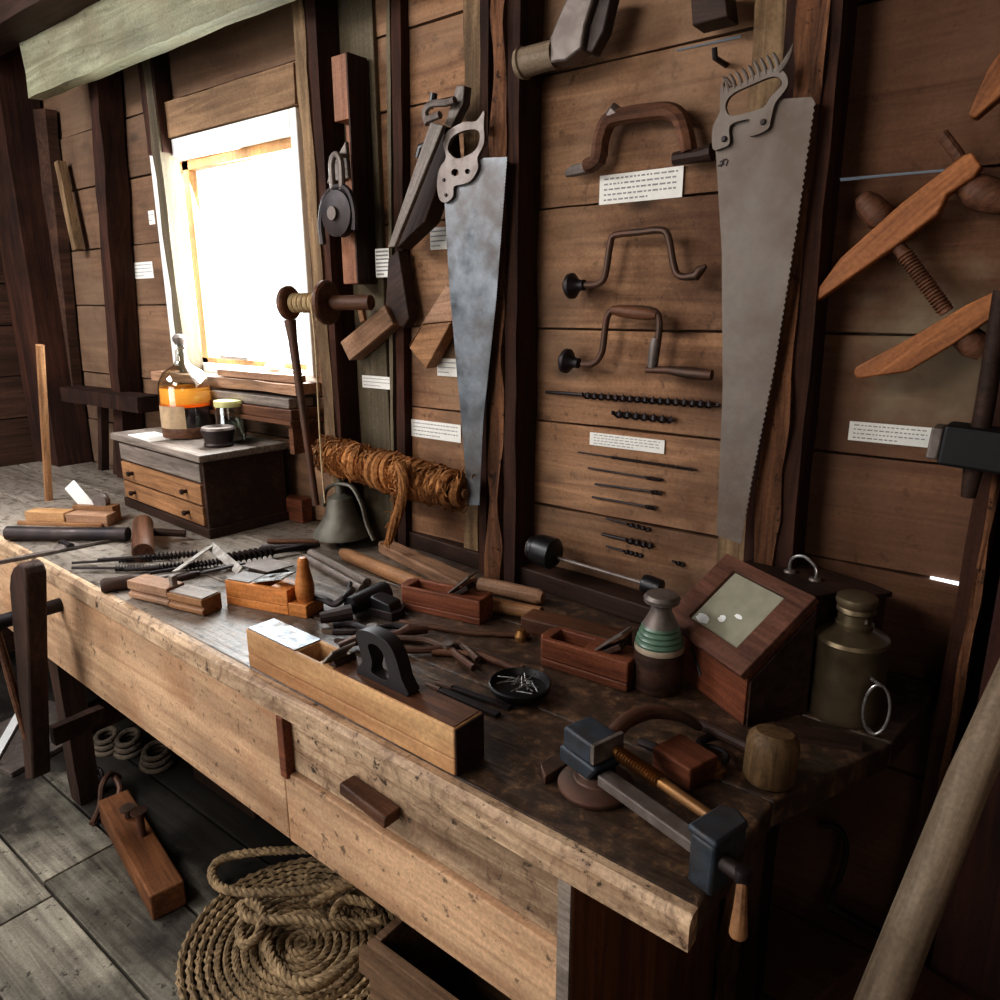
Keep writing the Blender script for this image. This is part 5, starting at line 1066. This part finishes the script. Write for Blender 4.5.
# ================================================================== ON AND NEAR THE FLOOR
# coiled rope: flat spiral plus loose loops
cc = V((-1.27,-.56,0)); 
def twist(mb, pts, r, lay=.045, strands=3, n=6):
    pts = [Vector(p) for p in pts]; acc = 0; cr = [[] for _ in range(strands)]; u = None
    for i,p in enumerate(pts):
        d = (pts[min(i+1,len(pts)-1)]-pts[max(i-1,0)]).normalized()
        u = d.orthogonal().normalized() if u is None else (u-d*u.dot(d)).normalized(); w = d.cross(u)
        if i: acc += (p-pts[i-1]).length
        for s in range(strands):
            a = acc/lay*2*math.pi+s*2*math.pi/strands; cr[s].append(p+(u*math.cos(a)+w*math.sin(a))*r*.5)
    for c in cr: mb.tube(c, r*.56, n)
t = thing('rope_coil','thick tan rope in a flat spiral coil with loose loops and knot, under the bench','rope',cc)
rr0 = .0105; mb = MB(); pts = []; k = 0
Rout = .305; turns = 14; Nn = turns*64
for i in range(Nn):
    f = i/(Nn-1); a = f*turns*2*math.pi; r = Rout-f*turns*rr0*2.05; z = rr0+.004*math.sin(a*3)*0
    pts.append((r*math.cos(a)*1.0, r*math.sin(a)*.92, z))
twist(mb, pts, rr0, .05, 3, 5); link('spiral', mb, M['rope'], t)
def R3(px,py,h): return onz(px,py,h)-cc
loops_ = [
 ([(372,862,.06),(330,851,.07),(270,851,.07),(225,858,.06),(212,872,.05),(222,888,.05),(260,893,.06),(310,890,.07),(350,880,.07),(368,872,.05)],'loop'),
 ([(312,905,.05),(340,888,.07),(368,874,.08),(372,862,.06)],'loop'),
 ([(362,925,.05),(330,925,.07),(300,920,.08),(262,920,.085),(246,915,.08),(242,905,.07),(252,903,.08),(262,912,.09),(258,935,.07),(245,945,.06),(240,930,.05),(246,915,.06)],'knotted_end'),
 ([(268,930,.06),(268,950,.05),(285,975,.05),(310,985,.05),(340,970,.05),(360,950,.05)],'loop'),
 ([(382,920,.05),(360,925,.05),(335,918,.05),(345,900,.05),(375,905,.05)],'loop')]
for L_,nm in loops_:
    mb = MB(); twist(mb, smoothpts([R3(*p) for p in L_],10), .0125, .055, 3, 7); link(nm, mb, M['rope'], t)
# beam with bolts
A = onz(101,822,.0); Bq = onz(153,922,.0); F = frame_from(A,Bq-A,Zup); L_ = (Bq-A).length
t = thing('bolted_timber','short orange-brown timber with iron bolts, on the floor beside the rope coil','timber',F)
mb = MB(); mb.box((0,0,0),(L_,.085,.075)); link('timber', mb, M['orangef'], t, bevel=.005, smooth=False)
for x,y_,h_ in ((L_*.28,.05,.03),(L_*.5,.055,.08)):
    mb = MB(); mb.tube([(x,y_,.07),(x,y_,.07+h_)],.011,12); mb.lathe([(0,0),(.022,0),(.022,.006),(0,.008)],Matrix.Translation((x,y_,.07+h_)),14); link('bolt', mb, M['ironbrown'], t)
    mb = MB(); mb.lathe([(.012,0),(.026,0),(.026,.004),(.012,.004)],Matrix.Translation((x,y_,.07)),14); link('washer', mb, M['iron'], t)
# chain links and iron pile
def chainlink(c, d, r=.006, a=.035, b=.02, tilt=0, lab='', grp=None):
    mb = MB(); mb.tube([(a*math.cos(k*math.pi/10),b*math.sin(k*math.pi/10),0) for k in range(21)],r,8,caps=False); F = frame_from(c, d, V((0,math.sin(tilt),math.cos(tilt)))); return F, mb
t = thing('iron_shackles','bent iron hooks on a chain, on the floor behind the bolted timber','hook',onz(95,815,0)); Fi = t.matrix_world.inverted()
for P_ in ([(92,824,.01),(100,806,.03),(102,786,.08),(110,774,.09),(120,778,.06)],[(100,816,.01),(114,804,.03),(120,788,.06),(112,774,.08)]):
    mb = MB(Fi); mb.tube(smoothpts([onz(*p) for p in P_],4),.009,8); link('hook', mb, M['ironbrown'], t)
mb = MB(Fi); A = onz(100,774,.085); mb.tube([A+V((.02*math.cos(k*.6),.0,.02*math.sin(k*.6))) for k in range(12)],.005,8); link('chain_link', mb, M['iron'], t)
rnd = random.Random(21)
for i,(x,y_,l,lab) in enumerate(((108,720,.10,'leftmost'),(130,722,.11,'middle one'),(158,735,.12,'rightmost'))):
    c = onz(x,y_+28,0); mb = MB(); R_ = l*.5
    for q in range(3): mb.tube([V((R_*(1-.12*q)*math.cos(k*math.pi/12),R_*(1-.12*q)*math.sin(k*math.pi/12)*.8,.01+.02*q+.01*math.sin(k*math.pi/12))) for k in range(25)],.009,8,caps=False)
    single('rope_hank',lab+' of the small dark rope hanks heaped under the left of the bench','rope',mb,M['hank'],Matrix.Translation(c),'rope hanks')
mb = MB(); mb.prism([(0,0),(.34,0),(.34,.28),(0,.28)],0,.16); F = frame_from(V((-2.1,-.36,0)),V((1,0,0)),Zup); single('low_crate','low dark wooden crate standing under the left half of the bench','crate',mb,M['dark'],F,bevel=.004,smooth=False)
# open box low at the front
A = onz(366,945,.30); Bq = onz(440,1000,.30); A_ = V((-1.02,-.775,0))
bt = ony(358,950,-.72)
t = thing('floor_box','open old wooden box on the floor below the drawer handle','box',V((bt.x,-.70,0)))
hz = bt.z; Lb = .42; Wb = .24
for a,b in (((0,0,.0),(Lb,.018,hz)),((0,Wb-.018,0),(Lb,Wb,hz)),((0,.0185,0),(.018,Wb-.0185,hz)),((Lb-.018,.0185,0),(Lb,Wb-.0185,hz)),((.0185,.0185,.01),(Lb-.0185,Wb-.0185,.03))):
    mb = MB(); mb.box(a,b); link('side' if b[2]>.05 else 'bottom', mb, M['oldtan'], t, bevel=.002, smooth=False)
mb = MB(); mb.beam((-.006,-.008,hz-.03),(Lb,-.008,hz-.03),.05,.015,up=(0,-1,0),segs=8,amp=.001); link('rim_batten', mb, M['oldtan'], t)
# leaning pole, boards, bent iron at the right
A = ony(876,1010,-.62); Bq = ony(1000,711,-.36); d = (A-Bq).normalized(); k = -Bq.z/d.z; foot = Bq+d*(Bq.z/(-d.z)); top = Bq-d*.45
F = frame_from(foot, top-foot, V((0,-1,0))); L_ = (top-foot).length; mb = MB(); mb.tube([(L_*i/10,.003*math.sin(i*2.1),.003*math.cos(i*1.7)) for i in range(11)],[.026,.026,.0255,.025,.0255,.025,.0245,.024,.024,.0235,.023],20)
single('leaning_pole','thick pale round wooden pole leaning in the lower right corner','pole',mb,M['pole'],F)
A = ony(1010,520,-.13); Bq = ony(925,1000,-.2); d = (Bq-A).normalized(); foot = A+d*(A.z/(-d.z)); top = A-d*.75
F = frame_from(foot, top-foot, V((0,-1,0))); L_=(top-foot).length; mb = MB(); mb.box((0,-.30,-.012),(L_,0,.012)); single('leaning_board','wide dark reddish board leaning behind the pale pole at the right edge','board',mb,M['darkred'],F,bevel=.003,smooth=False)
A = onz(809,1004,.30); Bq = onz(884,944,.30)
F = frame_from(onz(812,1010,.0), V((.35,.55,0)), Zup)
A = ony(800,1010,-.45); Bq = ony(886,940,-.2); F = frame_from(A, Bq-A, Zup); L_=(Bq-A).length
Z0 = min(A.z,Bq.z)
mb = MB(); mb.box((-.25,-.14,-.02),(L_,0,.0)); tb = single('tilted_plank','light brown plank tilted low in the right corner, its end against the wall','plank',mb,M['brown'],F,bevel=.002,smooth=False)
F = wallframe((835,822),(885,938),-.05); t = thing('bent_rod','dark bent iron rod bracket low on the wall under the metal can','bracket',F)
mb = MB(wt(F)); mb.tube(smoothpts([ony(x,y_,-.05) for x,y_ in ((818,824),(838,828),(846,845),(842,870),(832,900),(850,918),(884,936))],4),.006,8); link('rod', mb, M['iron'], t)
mb = MB(wt(F)); mb.tube([ony(x,y_,-.05) for x,y_ in ((828,905),(884,937))],.010,10); link('foot', mb, M['iron'], t)
# thin pole leaning in the left corner
foot = onz(49,500,BT+.001); A = ony(40,345,foot.y); F = frame_from(foot, A-foot, V((0,-1,0))); mb = MB(); mb.tube([(0,0,0),((A-foot).length,0,0)],.013,10); single('thin_pole','thin yellowish stick standing against the dark corner post at the left','pole',mb,M['tan'],F)
# pale metal sheet on the floor at far left
F = frame_from(onz(-6,770,0.0), V((1,.2,0)), Zup); mb = MB(); mb.box((-.25,0,.0),(.1,.35,.02)); single('grey_slab','flat grey slab on the floor at the far left, behind the vise leg','slab',mb,M['lead'],F,bevel=.003,smooth=False)
A = onz(-8,765,.02); Bq = onz(22,712,.02); mb = MB(); F = frame_from(A,Bq-A,Zup); mb.beam((-.05,0,.006),((Bq-A).length,0,.006),.03,.012,up=(0,0,1),segs=4,amp=0); single('white_strip','white painted strip lying on the grey slab at the far left','strip',mb,M['white'],F)
